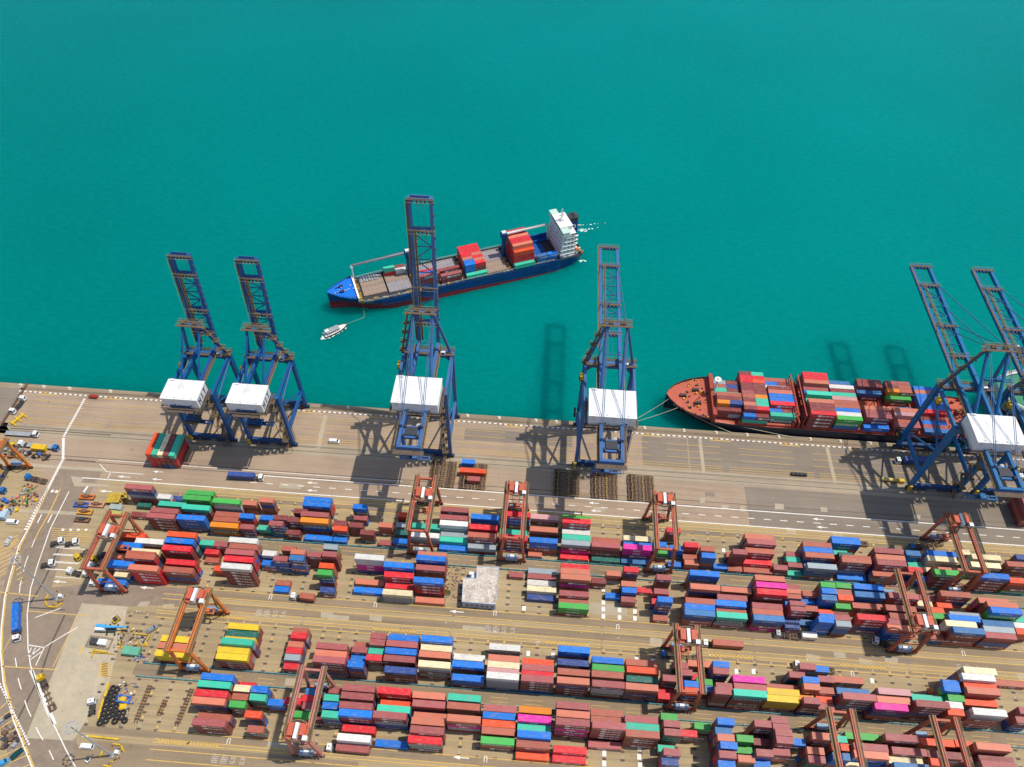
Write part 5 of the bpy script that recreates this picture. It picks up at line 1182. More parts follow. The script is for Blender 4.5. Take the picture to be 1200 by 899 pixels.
for (x, y) in ((11, 0), (17.6, 4.2), (18, -4.2)):
    mb.tube((x - 1.0, y, 7.8), (x + 1.0, y, 7.8), .8, 12, 1); mb.bx(x - 1.5, x - 1.1, y - 1.0, y + 1.0, 6.6, 8.5, 2); mb.bx(x + 1.1, x + 1.5, y - 1.0, y + 1.0, 6.6, 8.5, 2); mb.tube((x + .2, y - 1.9, 6.6), (x + .2, y - 1.9, 7.8), .5, 10, 0)
for k in range(46):
    a = rr.uniform(.12, .98); sg = rr.choice((-1, 1)); x = 3 + 20 * a; hb = np.interp(x, [0, 2, 5.5, 10, 16, 22], [.6, 3.6, 7, 9.8, 12, 13.4]) - rr.uniform(.8, 2.0)
    s_ = rr.uniform(.2, .42); mb.bx(x, x + s_ * 2, sg * hb, sg * hb + s_, 6.6, 6.9 + s_, rr.choice((0, 0, 1, 2, 3)))
for k in range(40):
    x, y = rr.uniform(12, 23), rr.uniform(-9, 9); s_ = rr.uniform(.2, .7); mb.bx(x, x + s_, y, y + s_ * 1.3, 6.6, 6.9 + s_ * rr.uniform(.3, 2), rr.choice((0, 1, 1, 2)))
tag(mb.build('mooring_winch', [M_YELM, M_DK, M_RUST, M_GREY], ds), kind='stuff')
for x in (37.7, 50.8, 63.9, 66.4, 68.9, 81.9, 95.8, 109.8, 125.0, 139.5):
    mb = MB(); mb.bx(x - .5, x + .5, -13.4, 13.4, 3.9, 8.4 if x in (66.4,) else 6.2, 0); mb.build('hatch_coaming', M_S2B, ds)
for x in (64.6, 68.2):
    mb = MB()
    for k in range(11): mb.beam((x, -13 + k * 2.6, 5), (x, -13 + k * 2.6, 14), .3, .3, 0)
    for z in (8, 11, 14): mb.bx(x - .3, x + .3, -13.2, 13.2, z - .1, z + .1, 0)
    mb.build('lashing_bridge', M_S2B, ds)
for x0, x1 in ((38.2, 50.4), (51.3, 63.5), (69.4, 81.5), (82.4, 95.4), (97, 109.4), (110.4, 124.5), (126, 139)):
    mb = MB(); mb.bx(x0, x1, -13.2, 13.2, 3.9, 5.3); mb.build('hatch_cover', M_S2D, ds)
mb = MB(); rr = random.Random(8)
for k in range(60):
    x, y = rr.uniform(141, 154), rr.uniform(-11, 11); s_ = rr.uniform(.4, 1.3); mb.bx(x, x + s_ * 1.3, y, y + s_, 4.0, 4.5 + s_ * rr.uniform(.4, 1.6), rr.choice((0, 0, 1, 1, 2)))
tag(mb.build('stern_deck_gear', [M_S2B, M_RUST, M_DK], ds), kind='stuff')
def rope(a, b_, sag, label):
    a, b_ = Vector(a), Vector(b_); mb = MB(); n = 10; P = [a.lerp(b_, k / n) - Vector((0, 0, sag * 4 * (k / n) * (1 - k / n))) for k in range(n + 1)]
    for k in range(n): mb.tube(P[k], P[k + 1], .12, 5, 0, None, False)
    tag(mb.build('mooring_rope', mat('rope_beige', (.50, .45, .30), rough=.9)), label, 'rope', 'mooring ropes of the docked ship')
rope((67, 243.5, 7.6), (44, 229.4, .5), 1.2, 'upper bow mooring rope running left to the quay'); rope((71.5, 238.5, 7), (42, 229.0, .5), 1.0, 'lower bow mooring rope running left to the quay')
rope((74, 236, 7), (98, 229.4, .6), .8, 'mooring rope running right along the bow of the red ship'); rope((82, 233, 7), (128, 229.3, .6), .6, 'long flat mooring rope running right beneath the loaded boxes')

# third ship at the right edge: pale flared bow and green deck
M_S3 = mat('ship_hull_pale_grey', (.50, .50, .44), rough=.5, var=.06)
M_S3D = mat('ship_deck_green', (.035, .20, .11), rough=.7, var=.12, scale=.3)
gs = ship_empty('cargo_ship', 'ship with green foredeck and pale grey bow at the right edge', 'ship', (231, 262, 0), R(-12))
st = [(0, 1.0, .0, 13.4), (2, 6.5, .2, 13.2), (6, 11, 1.0, 13), (12, 14.4, 4, 13), (22, 16.4, 10, 13), (60, 16.5, 16, 13), (120, 16.5, 16, 13)]
hull(gs, [M_S3, M_BOOT, M_S3D, M_S3], st, -3.2, 1.3, -1.0)
mb = MB()
for k in range(26):
    x = 1 + k * 1.1; hb = np.interp(x, [0, 2, 6, 12, 22, 40], [1, 6.5, 11, 14.4, 16.4, 16.5]) + .04
    for sg in (-1, 1): mb.rbx((x, sg * hb, 11.6), (.5, .3, .5), 0)
mb.build('fairlead', M_DK, gs)
mb = MB()
for sg in (-1, 1):
    for k in range(14):
        x = 2 + k * 1.6; h0 = np.interp(x, [0, 2, 6, 12, 22, 40], [1, 6.5, 11, 14.4, 16.4, 16.5]) - 2.0; h1 = np.interp(x + 1.6, [0, 2, 6, 12, 22, 40], [1, 6.5, 11, 14.4, 16.4, 16.5]) - 2.0
        mb.tube((x, sg * h0, 12.6), (x + 1.6, sg * h1, 12.6), .45, 6)
for (x, y) in ((8, 0), (14, 5), (14, -5), (20, 0)): mb.bx(x - 1.2, x + 1.2, y - 1, y + 1, 11.8, 13.2); mb.tube((x - 1, y + 1.6, 12.6), (x + 1, y + 1.6, 12.6), .7, 10)
mb.build('deck_pipe', M_SUPER, gs)
# pilot launch and wakes
pb = thing('pilot_launch', 'small white and brown launch towing a line near the blue bow', 'boat', (-113.5, 283.6, -3.2), R(40))
hull_st = [(-6.5, 2.1, 1.8, 1.3), (-2, 2.4, 2.1, 1.3), (3, 2.2, 1.7, 1.45), (6, 1.3, .6, 1.7), (7.6, .15, .05, 1.9)]
M_PB = mat('launch_hull_brown', (.17, .055, .035), rough=.5)
hull(pb, [M_PB, M_PB, M_WHT, M_PB], hull_st, -.1, .25, .1)
mb = MB(); mb.bx(-4.6, 2.2, -1.5, 1.5, 1.0, 2.6, 0); mb.bx(2.2, 3.4, -1.2, 1.2, 1.0, 2.1, 0); mb.bx(-4.9, 2.5, -1.7, 1.7, 2.6, 2.75, 1); cb = mb.build('cabin', [M_WHT, M_GREY], pb)
mb = MB()
for k in range(5):
    for sg in (-1, 1): mb.bx(-4.2 + k * 1.25, -3.4 + k * 1.25, sg * 1.5 - .02, sg * 1.5 + .02, 1.6, 2.3)
mb.build('window', M_GLASS, cb)
mb = MB(); mb.bx(-5.6, -3.4, -1.0, 1.0, 2.75, 3.7); mb.tube((-3.2, 0, 2.7), (-3.2, 0, 4.8), .08, 6); mb.build('wheelhouse', M_WHT, pb)
mb = MB(); rr = random.Random(2)
def foam(cx, cy, rx, ry, n, ang=0.0):
    for k in range(n):
        a, q = rr.uniform(0, 6.28), math.sqrt(rr.random()); x, y = q * rx * math.cos(a), q * ry * math.sin(a)
        X, Y = cx + x * math.cos(ang) - y * math.sin(ang), cy + x * math.sin(ang) + y * math.cos(ang); r_ = rr.uniform(.15, .6); m = rr.randint(5, 8); ph = rr.uniform(0, 6)
        mb.quad([(X + r_ * rr.uniform(.6, 1.3) * math.cos(ph + 6.283 * j / m), Y + r_ * rr.uniform(.5, 1) * math.sin(ph + 6.283 * j / m), -3.17 + rr.uniform(0, .03)) for j in range(m)])
foam(-117.6, 279.6, 3.0, 1.5, 80, R(40)); foam(-114, 281, 6, .9, 40, R(40)); foam(-109, 286, 3, .5, 10, R(40))
g = G(683, 270, -3.2); foam(g.x, g.y, 2.6, 1.8, 34); foam(g.x + 5, g.y + 2, 7, .6, 14, .3); foam(g.x + 7, g.y + 7, 8, .4, 8, .25); g = G(684, 306, -3.2); foam(g.x, g.y, 3.0, .9, 16)
tag(mb.build('foam', mat('sea_foam', (.62, .74, .70), rough=.8)), 'white foam on the sea round the launch and the ship\'s stern', 'foam', kind='stuff')
mb = MB(); a = Vector((-107.8, 288.4, -1.4)); b_ = Vector((-99.5, 296, -2.9)); c = Vector((-101.2, 303.0, 2.0))
mb.tube(a, b_, .05, 5); mb.tube(b_, c, .05, 5); tag(mb.build('tow_line', mat('rope_beige', (.50, .45, .30), rough=.9)), 'thin line from the launch up to the blue ship', 'rope')
# ------------------------------------------------------------------ trucks and cars
M_CHAS = mat('chassis_dark', (.05, .045, .04), rough=.7, var=.25)
M_CHBR = mat('chassis_brown', (.15, .092, .062), rough=.8, var=.3, scale=1.0)
CABM = dict(w=M_WHT, y=M_YELM, b=mat('cab_blue', (.02, .16, .42), rough=.4), s=mat('cab_grey', (.42, .44, .42), rough=.5))
M_LAMP = mat('headlight_glass', (.8, .8, .75), rough=.2)
def wheel(mb_name, x, y, parent, r_=.52, w_=.5):
    k = ('wheel', r_, w_)
    if k not in CME:
        mb = MB(); mb.tube((0, -w_ / 2, r_), (0, w_ / 2, r_), r_, 12, 0); mb.tube((0, -w_ / 2 - .02, r_), (0, w_ / 2 + .02, r_), r_ * .5, 8, 1); CME[k] = mb.mesh('wheel', [M_TYRE, M_GREY])
    return place('wheel', CME[k], parent, (x, y, 0))
def trailer_parts(t, x1, ln, kind):
    """trailer ending ln metres behind x1"""
    x0 = x1 - ln; mb = MB()
    if kind == 'skeletal':
        for y in (-.5, .5): mb.bx(x0, x1, y - .12, y + .12, .95, 1.25)
        for k in range(6): mb.bx(x0 + k * (ln - .4) / 5, x0 + k * (ln - .4) / 5 + .4, -1.2, 1.2, 1.0, 1.24)
        for y in (-1.1, 1.1): mb.bx(x0 + .2, x0 + 3.4, y - .15, y + .15, .9, 1.1)
    else:
        mb.bx(x0, x1, -1.22, 1.22, 1.05, 1.3); mb.bx(x0, x1, -.5, .5, .8, 1.05)
        for k in range(11): mb.bx(x0 + k * ln / 11, x0 + k * ln / 11 + .1, -1.24, 1.24, 1.3, 1.33)
    mb.build('trailer_frame', M_CHBR if kind == 'skeletal' else M_GREY, t)
    for x in (x0 + .9, x0 + 2.2):
        for y in (-.95, .95): wheel('wheel', x, y, t)
def build_truck(cab, trailer):
    t = thing('truck', 'x', 'truck'); M = CABM[cab]
    mb = MB(); mb.bx(-1.2, 4.3, -.45, .45, .75, 1.05); mb.bx(-.8, .6, -.8, .8, 1.05, 1.25); mb.bx(1.2, 2.4, -1.15, -.6, .5, 1.0); mb.bx(1.2, 2.4, .6, 1.15, .5, 1.0); mb.build('chassis', M_CHAS, t)
    mb = MB(); mb.hexa([(2.6, -1.22, .8), (4.7, -1.22, .7), (4.7, 1.22, .7), (2.6, 1.22, .8), (2.7, -1.15, 3.05), (4.35, -1.12, 3.05), (4.35, 1.12, 3.05), (2.7, 1.15, 3.05)])
    mb.bx(2.9, 3.9, -.8, .8, 3.05, 3.2); c = mb.build('cab', M, t)
    mb = MB(); mb.quad([(4.63, -1.05, 1.65), (4.63, 1.05, 1.65), (4.44, 1.0, 2.75), (4.44, -1.0, 2.75)]); mb.bx(3.3, 3.7, -.25, .25, 3.2, 3.23); mb.build('windscreen', M_GLASS, c)
    mb = MB()
    for s in (-1, 1): mb.quad([(3.2, s * 1.215, 1.75), (4.3, s * 1.20, 1.75), (4.2, s * 1.165, 2.7), (3.2, s * 1.175, 2.7)][::s])
    mb.build('side_window', M_GLASS, c)
    for s in (-1, 1): mb = MB(); mb.bx(4.7, 4.76, s * .85 - .2, s * .85 + .2, .85, 1.1); mb.build('headlight', M_LAMP, c)
    for x in (3.7, .2, -.9 if False else .2):
        pass
    for x in (3.7, .3, -.75):
        for y in (-.95, .95): wheel('wheel', x, y, t)
    if trailer: trailer_parts(t, .9, 12.4 if trailer != 'short' else 6.6, 'skeletal' if trailer in ('skeletal', 'short') else 'flat')
    return t
TPRO = {}
def truck(cpx, tpx, cab, label, trailer=None, box=None, boxlab=None, z=0):
    a, b_ = G(*cpx, 1.5), G(*tpx, 1.5); h = math.atan2(a.y - b_.y, a.x - b_.x); k = (cab, trailer)
    if k not in TPRO: t = TPRO[k] = build_truck(cab, trailer)
    else: t = copy_tree(TPRO[k])
    t.location = (a.x - 3.6 * math.cos(h), a.y - 3.6 * math.sin(h), .02); t.rotation_euler = (0, 0, h); tag(t, label, 'truck', 'trucks and tractor units in the port')
    if box:
        c, L_ = box; x0 = .9 - (12.4 if trailer != 'short' else 6.6) + .1; y0 = -1.22
        o = place('shipping_container', cget(c, L_), loc=(t.location.x + x0 * math.cos(h) - y0 * math.sin(h), t.location.y + x0 * math.sin(h) + y0 * math.cos(h), 1.29), rz=h)
        tag(o, boxlab, 'container', 'containers on trailers'); lk = letter_kind(c, L_, random.Random(2))
        if lk: place('side_lettering', lget(lk, L_), o)['kind'] = 'stuff'
    return t
truck((20, 748), (21, 706), 'w', 'white cab truck carrying a long blue box on the curving left road', 'skeletal', ('b', 40), 'long blue container on the truck on the left road')
truck((48, 794), (63, 836), 'y', 'yellow cab truck with empty skeletal trailer on the left road', 'skeletal')
truck((108, 822), (106, 842), 'w', 'white tractor unit without trailer beside the pile of tyres')
truck((306, 560), (268, 558), 'w', 'white cab truck with dark blue box on the quay road', 'skeletal', ('n', 40), 'dark blue container on the truck on the quay road')
for i, (c, t_, m, lab) in enumerate((((72, 634), (60, 637), 'w', 'white tractor unit parked in the row, topmost left'), ((89, 635), (78, 637), 'w', 'white tractor unit parked topmost, nearer the red gantry'),
                        ((61, 660), (49, 662), 'w', 'white tractor unit parked alone by the drain line'), ((82, 669), (95, 673), 'w', 'white tractor unit parked facing left, lowest of the open bays'),
                        ((101, 672), (112, 675), 'w', 'white tractor unit facing left under the gantry leg'), ((91, 653), (99, 647), 'y', 'yellow tractor unit left of the gantry girder'),
                        ((110, 655), (119, 650), 'y', 'yellow tractor unit between the gantry girders'), ((107, 663), (117, 665), 'w', 'white tractor unit between the gantry girders below the yellow one'))):
    truck(c, t_, m, lab)
truck((109, 683), (155, 686), 'w', 'white cab truck with blue box under the left red gantry', 'skeletal', ('b', 40), 'blue container on the truck under the left red gantry')
truck((344, 699), (376, 703), 'w', 'white cab truck carrying a short brown box along the wide yard road', 'short', ('q', 20), 'short rust brown container on the truck in the wide yard road')
truck((911, 743), (938, 746), 's', 'grey cab truck with yellow-brown trailer before the stacks', 'short')
truck((1026, 751), (1050, 757), 'w', 'white cab truck waiting left of the near red gantry wheels', 'skeletal')
truck((777, 767), (812, 770), 'b', 'pale blue cab truck below the third block gantry', 'skeletal')
truck((826, 754), (866, 757), 'w', 'truck with long rust brown box alone on the wide yard road', 'skeletal', ('q', 40), 'long rust brown container alone on a truck in the wide road')
truck((977, 633), (1017, 637), 'w', 'white cab truck with bare trailer behind the blue boxes', 'skeletal')
truck((1068, 641), (1100, 637), 'b', 'blue cab truck beside the wheels of the right quayside gantry', 'skeletal')
truck((1052, 540), (1092, 541), 'w', 'white cab truck with blue box beneath the big right quay crane', 'skeletal', ('n', 40), 'navy container on the truck beneath the big right quay crane')
truck((1190, 550), (1215, 551), 'y', 'yellow cab truck at the right edge of the quay', 'skeletal')
truck((1195, 559), (1222, 561), 'w', 'white cab truck at the right edge of the quay', 'skeletal')
truck((386, 876), (440, 881), 'w', 'white cab truck with dusty red box beside the pink gantry', 'skeletal', ('k', 40), 'dusty red container on the truck beside the pink gantry')
truck((933, 779), (965, 784), 'w', 'white cab truck behind the nearest short boxes of the third block', 'skeletal')
truck((1157, 797), (1200, 802), 'w', 'white cab truck behind the cream box at the right', 'skeletal')
truck((42, 509), (12, 507), 'w', 'white cab truck with grey flat bed beyond the orange gantry', 'flat')
truck((25, 520), (60, 523), 'w', 'white cab truck with loaded bed beside the yellow box, far left', 'flat')
truck((66, 525), (52, 522), 'b', 'blue cab truck beside the yellow box, far left')
truck((33, 559), (50, 563), 'b', 'blue cab truck with short bed left of the ladder marking', 'short')
truck((27, 467), (20, 476), 'w', 'white tractor unit near the quay corner, upper one')
truck((15, 482), (22, 473), 'w', 'white tractor unit near the quay corner, lower one')
truck((4, 575), (-30, 572), 'b', 'blue truck with long bed cut by the left edge', 'flat')

M_CARW = mat('car_white', (.76, .76, .74), rough=.3, var=.02)
def car(px, tpx, M, label, van=False, cat='van'):
    a, b_ = G(*px), G(*tpx); h = math.atan2(a.y - b_.y, a.x - b_.x); t = thing('van' if van else 'car', label, cat, (a.x, a.y, .1), h)
    L2, H = (2.5, 2.1) if van else (2.2, 1.45)
    mb = MB(); mb.hexa([(-L2, -.88, .35), (L2, -.88, .35), (L2, .88, .35), (-L2, .88, .35), (-L2, -.9, 1.0), (L2, -.85, .95), (L2, .85, .95), (-L2, .9, 1.0)])
    f0, f1 = (-L2 + .05, L2 - .9) if van else (-L2 + .5, L2 - 1.3)
    mb.hexa([(f0, -.86, 1.0), (f1 + .5, -.84, .96), (f1 + .5, .84, .96), (f0, .86, 1.0), (f0 + .2, -.74, H), (f1 - .2, -.74, H), (f1 - .2, .74, H), (f0 + .2, .74, H)]); mb.build('body', M, t)
    mb = MB(); mb.quad([(f1 + .42, -.74, 1.08), (f1 + .42, .74, 1.08), (f1 - .12, .68, H - .06), (f1 - .12, -.68, H - .06)]); mb.build('windscreen', M_GLASS, t)
    mb = MB(); mb.quad([(f0 + .0, .72, 1.1), (f0 + .0, -.72, 1.1), (f0 + .17, -.68, H - .1), (f0 + .17, .68, H - .1)]); mb.build('rear_window', M_GLASS, t)
    for x in (-L2 + .8, L2 - .8):
        for y in (-.75, .75): wheel('wheel', x, y, t, .33, .22)
    for s in (-1, 1): mb = MB(); mb.bx(L2, L2 + .03, s * .6 - .15, s * .6 + .15, .6, .8); mb.build('headlight', M_LAMP, t)
    return t
car((103, 875.5), (110, 876.2), M_CARW, 'white van parked by the lower lamp island', True)
car((392, 518.5), (385, 518), M_CARW, 'white van driving alone on the open quay', True)
car((16, 613), (8, 612.5), M_CARW, 'white van at the left edge beside the ladder marking', True)
car((11, 635), (7, 641), mat('car_silver', (.45, .45, .44), rough=.3), 'silver pickup parked on the yellow hatching at left', False, 'pickup')
car((21, 884), (15, 889.5), mat('car_dark_green', (.008, .06, .055), rough=.25), 'dark green car parked in the bottom left corner', False, 'car')
car((110, 466), (113, 466.3), mat('car_red', (.35, .03, .02), rough=.3), 'small red car on the quay edge line', False, 'car')
car((179, 738), (174, 741), mat('car_grey', (.22, .24, .25), rough=.3), 'grey pickup beside the orange gantry', False, 'pickup')
car((3, 896), (-2, 899), mat('car_sky_blue', (.05, .30, .55), rough=.3), 'sky blue van cut by the bottom left corner', True)
# forklift
g = G(105, 890); t = thing('forklift', 'small white forklift beside the lower lamp island', 'forklift', (g.x, g.y, .1), 1.2)
mb = MB(); mb.bx(-1.2, .6, -.6, .6, .3, 1.1, 0); mb.bx(-.6, .4, -.55, .55, 1.1, 2.0, 1); mb.build('body', [M_WHT, M_DK], t)
mb = MB(); mb.bx(.7, .85, -.5, -.35, .2, 2.6); mb.bx(.7, .85, .35, .5, .2, 2.6); mb.bx(.85, 1.9, -.4, -.25, .15, .22); mb.bx(.85, 1.9, .25, .4, .15, .22); mb.build('mast', M_DK, t)
for x in (-.8, .4):
    for y in (-.55, .55): wheel('wheel', x, y, t, .3, .2)
# ------------------------------------------------------------------ skeletal trailers parked in ranks on the quay
cm = MB()
for y in (-.55, .55): cm.bx(0, 12.3, y - .13, y + .13, .95, 1.3, 0)
for k in range(8): cm.bx(.1 + k * 1.68, .5 + k * 1.68, -1.2, 1.2, 1.0, 1.27, k % 3 == 1)
for y in (-1.15, 1.15): cm.bx(.2, 4.2, y - .12, y + .12, .9, 1.1, 0); cm.bx(8.0, 12.2, y - .1, y + .1, .95, 1.15, 1)
cm.bx(9.2, 9.6, -1.0, 1.0, .1, .95, 0)
CHF = cm.mesh('trailer_frame', [M_CHBR, mat('chassis_ochre', (.33, .20, .05), rough=.8, var=.3)])
def chassis(x, y, label):
    t = thing('skeletal_trailer', label, 'trailer', (x, y, .02), 0, 'empty skeletal trailers parked on the quay'); place('frame', CHF, t)
    for xx in (.9, 2.2):
        for yy in (-.95, .95): wheel('wheel', xx, yy, t)
    return t
GN = ['first', 'second', 'third', 'fourth', 'fifth']
for gi, X in enumerate((-47.6, -33.2, 10.6, 28.2, 45.2)):
    for k in range(6):
        if gi == 1 and k in ():
            continue
        chassis(X + ((k * 7 + gi * 3) % 5) * .07, 187.6 + k * 2.35, f'empty skeletal trailer, {ORD[k]} from the yard side in the {GN[gi]} rank from left')
for (c, L_, x, y, lab) in (('b', 20, -33.0, 198.2, 'short blue container on the furthest trailer of the second rank'), ('R', 40, -33.4, 193.3, 'long orange red container lying on the parked trailers'), ('k', 20, -29.5, 188.9, 'short dusty red container on the nearer trailers of the second rank')):
    o = place('shipping_container', cget(c, L_), loc=(x, y, 1.34)); tag(o, lab, 'container', 'containers on trailers')
# ------------------------------------------------------------------ boxes stacked crosswise on the quay
X0 = -178.4
tops = 'Rtcmt'; body = ['rrr', 'mrr', 'nmr', 'umm', 'mrm']
rgq = random.Random(4)
for k in range(5):
    for q in range(4):
        c = tops[k] if q == 3 else body[k][q]
        o = place('shipping_container', cget(c, 40), loc=(X0 + 2.75 * (k + 1), 186.6, .03 + q * TH), rz=math.pi / 2)
        d = place('door', dget(c), o, (0, 1.21, .17)); d.rotation_euler = (0, 0, math.pi); d = place('door', dget(c), o, (0, 2.27, .17)); d.rotation_euler = (0, 0, math.pi)
        if k == 4 and q != 1 and False: pass
        tag(o, f"{WORD[c]} container, {['bottom', 'second', 'third', 'top'][q]} tier, {ORD[k]} column from left, free stack beneath the left crane", 'container', 'crosswise stack on the quay')
g = G(1190, 617)
for k in range(2):
    for q in range(4):
        o = place('shipping_container', cget('mqmk'[(k + q) % 4], 40), loc=(g.x + 2.75 * (k + 1), g.y, .03 + q * TH), rz=math.pi / 2)
        tag(o, f"{WORD['mqmk'[(k + q) % 4]]} container, {['bottom', 'second', 'third', 'top'][q]} tier, {'left' if k == 0 else 'right'} column, stack at right edge of the quay", 'container', 'crosswise stack at the right')
# the white box by the grey truck
g = G(938, 750); o = place('shipping_container', cget('w', 20), loc=(g.x, g.y, .5)); tag(o, 'short white container standing on the road behind the grey cab truck', 'container')
for x in (1.0, 4.8): mb = MB(); mb.bx(x, x + .4, .1, 2.3, -.42, .02); mb.build('support', M_CHBR, o)
# ------------------------------------------------------------------ office, barriers, lamps and the odds and ends of the yard
t = thing('office_building', 'flat roofed yard office with a pale stained roof among the stacks', 'building', (-18, 137, 0))
def loc(p): return [(x + 18, y - 137) for x, y in p]
shape = loc([(-25.4, 140), (-24.8, 129.6), (-11.1, 129.5), (-11.0, 145.9), (-20.3, 145.5), (-19.9, 140.1)])
M_ROOF = ground_mat('stained_roof', (.58, .50, .42), var=.3, dirt=(.13, .08, .07), amt=.85, streak=False, scale=1.0)
M_WALLP = mat('office_wall_pale_blue', (.42, .50, .60), rough=.6, var=.05)
mb = MB(); mb.prism(shape, 0, 4.8); wl_ = mb.build('wall', M_WALLP, t)
mb = MB(); mb.prism([(x * 1.02, y * 1.02) for x, y in shape], 4.8, 5.1); rf = mb.build('roof', M_ROOF, t)
mb = MB()
for i in range(len(shape)):
    a, b_ = shape[i], shape[(i + 1) % len(shape)]; mb.beam((a[0] * 1.01, a[1] * 1.01, 5.25), (b_[0] * 1.01, b_[1] * 1.01, 5.25), .22, .3)
mb.build('parapet', M_WALLP, rf)
for k in range(6): mb = MB(); mb.bx(-5.6 + k * 2.1, -4.3 + k * 2.1, -7.52, -7.42, 1.4, 2.8); mb.build('window', M_GLASS, wl_)
mb = MB(); rr = random.Random(6)
for k in range(26): x, y = rr.uniform(-5.8, 6.2), rr.uniform(-6.8, 2); s_ = rr.uniform(.15, .5); mb.bx(x, x + s_, y, y + s_, 5.1, 5.2 + s_ * .5, rr.choice((0, 1, 2)))
tag(mb.build('roof_clutter', [M_RUST, M_WHT, M_GREY], rf), kind='stuff')
mb = MB(); mb.bx(-5.9, -5.3, -1.6, -.2, 0, .01); 
g = (-23.4, 141.6); t = thing('plant_room', 'small blue and white plant container in the corner of the office', 'shed', (g[0], g[1], 0)); mb = MB(); mb.bx(0, 2.9, 0, 2.6, 0, 2.6); mb.build('wall', mat('plant_blue', (.03, .08, .25), rough=.5), t)
mb = MB(); mb.bx(-.1, 3.0, 1.3, 2.7, 2.6, 2.8, 0); mb.bx(1.0, 3.0, -.1, 1.1, 2.6, 2.9, 0); mb.build('roof', M_WHT, t)
M_LEAF = mat('shrub_leaf', (.11, .16, .025), rough=.7, var=.35, scale=1.5)
t = thing('shrub', 'yellow-green bush in the bare plot left of the office', 'bush', (-32.2, 135.2, 0)); rr = random.Random(3)
mb = MB(); [mb.tube((rr.uniform(-.2, .2), rr.uniform(-.2, .2), 0), (rr.uniform(-1.2, 1.2), rr.uniform(-1, 1), 1.6), .06, 5, 0, .03) for _ in range(6)]; mb.build('stem', M_RUST, t)
mb = MB()
for k in range(420):
    a, b_, q = rr.uniform(0, 6.28), rr.uniform(0, 1), rr.random() ** .5; x, y, z = 1.9 * q * math.cos(a), 1.3 * q * math.sin(a), .3 + 1.7 * b_ * (1 - q * .5); s_ = rr.uniform(.08, .2); u = Vector((rr.uniform(-1, 1), rr.uniform(-1, 1), rr.uniform(-.4, .4))).normalized() * s_; v = Vector((rr.uniform(-1, 1), rr.uniform(-1, 1), rr.uniform(-.4, .8))).normalized() * s_
    c = Vector((x, y, z)); mb.quad([c - u, c + v, c + u, c - v])
tag(mb.build('foliage', M_LEAF, t), kind='stuff')
def debris(name, label, cat, spots, mats, seed, smin=.2, smax=.9, hz=1.0, z0=.1):
    """a heap nobody could count"""
    mb = MB(); rr = random.Random(seed)
    for (px, py, rx, ry, n) in spots:
        g = G(px, py)
        for k in range(n):
            x, y = g.x + rr.uniform(-rx, rx), g.y + rr.uniform(-ry, ry); s_ = rr.uniform(smin, smax); q = rr.randrange(len(mats))
            if rr.random() < .3: mb.tube((x, y, z0 + .2), (x + rr.uniform(-1.5, 1.5), y + rr.uniform(-1.5, 1.5), z0 + .2 + s_ * hz), .08, 5, q)
            else: mb.rbx((x, y, z0 + s_ * hz / 2), (s_ * rr.uniform(.6, 1.8), s_, s_ * hz), rr.uniform(0, 3.1), q)
    tag(mb.build(name, mats), label, cat, kind='stuff')
M_GRNP = mat('scrap_green', (.03, .20, .10), rough=.6, var=.3); M_SAL = mat('scrap_salmon', (.55, .20, .13), rough=.6, var=.3); M_BLS = mat('scrap_blue', (.04, .12, .40), rough=.6, var=.3)
debris('scrap_heap', 'mixed red, grey and yellow scrap inside the yellow frame near the orange gantry', 'scrap', [(150, 748, 4, 4, 60), (167, 757, 2.5, 4, 40), (143, 745, 1.6, 4, 16)], [M_RUST, M_DK, M_GREY, M_SAL, M_YELM, M_WHT], 1, .15, .7)
debris('spare_parts', 'pale and dark spare parts heaped beside the tyres', 'scrap', [(149, 808, 4, 3, 46), (146, 815, 2.5, 2, 12), (153, 830, 2, 5, 24), (166, 772, 3, 1.5, 20)], [M_WHT, M_GREY, M_DK, M_BLS, M_SAL, M_SLAB], 2, .15, .7)
debris('machine_parts', 'heap of green and red machine parts west of the ladder marking', 'scrap', [(33, 577, 4, 4, 60), (27, 587, 4, 3, 30), (40, 585, 3, 3, 26)], [M_GRNP, M_DK, M_RUST, M_GREY, M_SAL, M_YELM], 3, .2, 1.0)
debris('site_clutter', 'jumble of gear under the orange gantry at the left edge', 'scrap', [(10, 528, 5, 4, 50), (28, 533, 6, 2.5, 40), (50, 535, 4, 2, 30), (5, 552, 4, 4, 30), (6, 590, 5, 3, 24), (12, 600, 3, 3, 12)], [M_DK, M_RUST, M_GREY, M_BLS, M_YELM, M_TYRE], 4, .3, 1.4)
debris('site_clutter', 'clutter of dark gear and cars along the bottom left edge', 'scrap', [(4, 846, 4, 4, 16), (8, 862, 4, 3, 18), (6, 872, 5, 2, 16)], [M_DK, M_RUST, M_GREY, M_CHBR], 5, .3, 1.5)
debris('plot_litter', 'dark litter and cut branches in the bare plot left of the office', 'litter', [(529, 672, 3.5, 4, 60), (527, 690, 3, 2.5, 40), (535, 683, 2, 1.4, 20), (530, 697, 2.5, 1.5, 20)], [M_DK, M_RUST, M_GREY, M_CHBR, M_SAL], 6, .1, .45, .6)
debris('wheel_blocks', 'small yellow and white blocks scattered on the wide yard road', 'blocks', [(140, 715, 6, .6, 8), (165, 716, 4, .5, 8), (520, 740, 6, 4, 6), (860, 770, 30, 2, 10), (640, 745, 30, 3, 12)], [M_WHT, M_YELM], 7, .15, .4, .4)

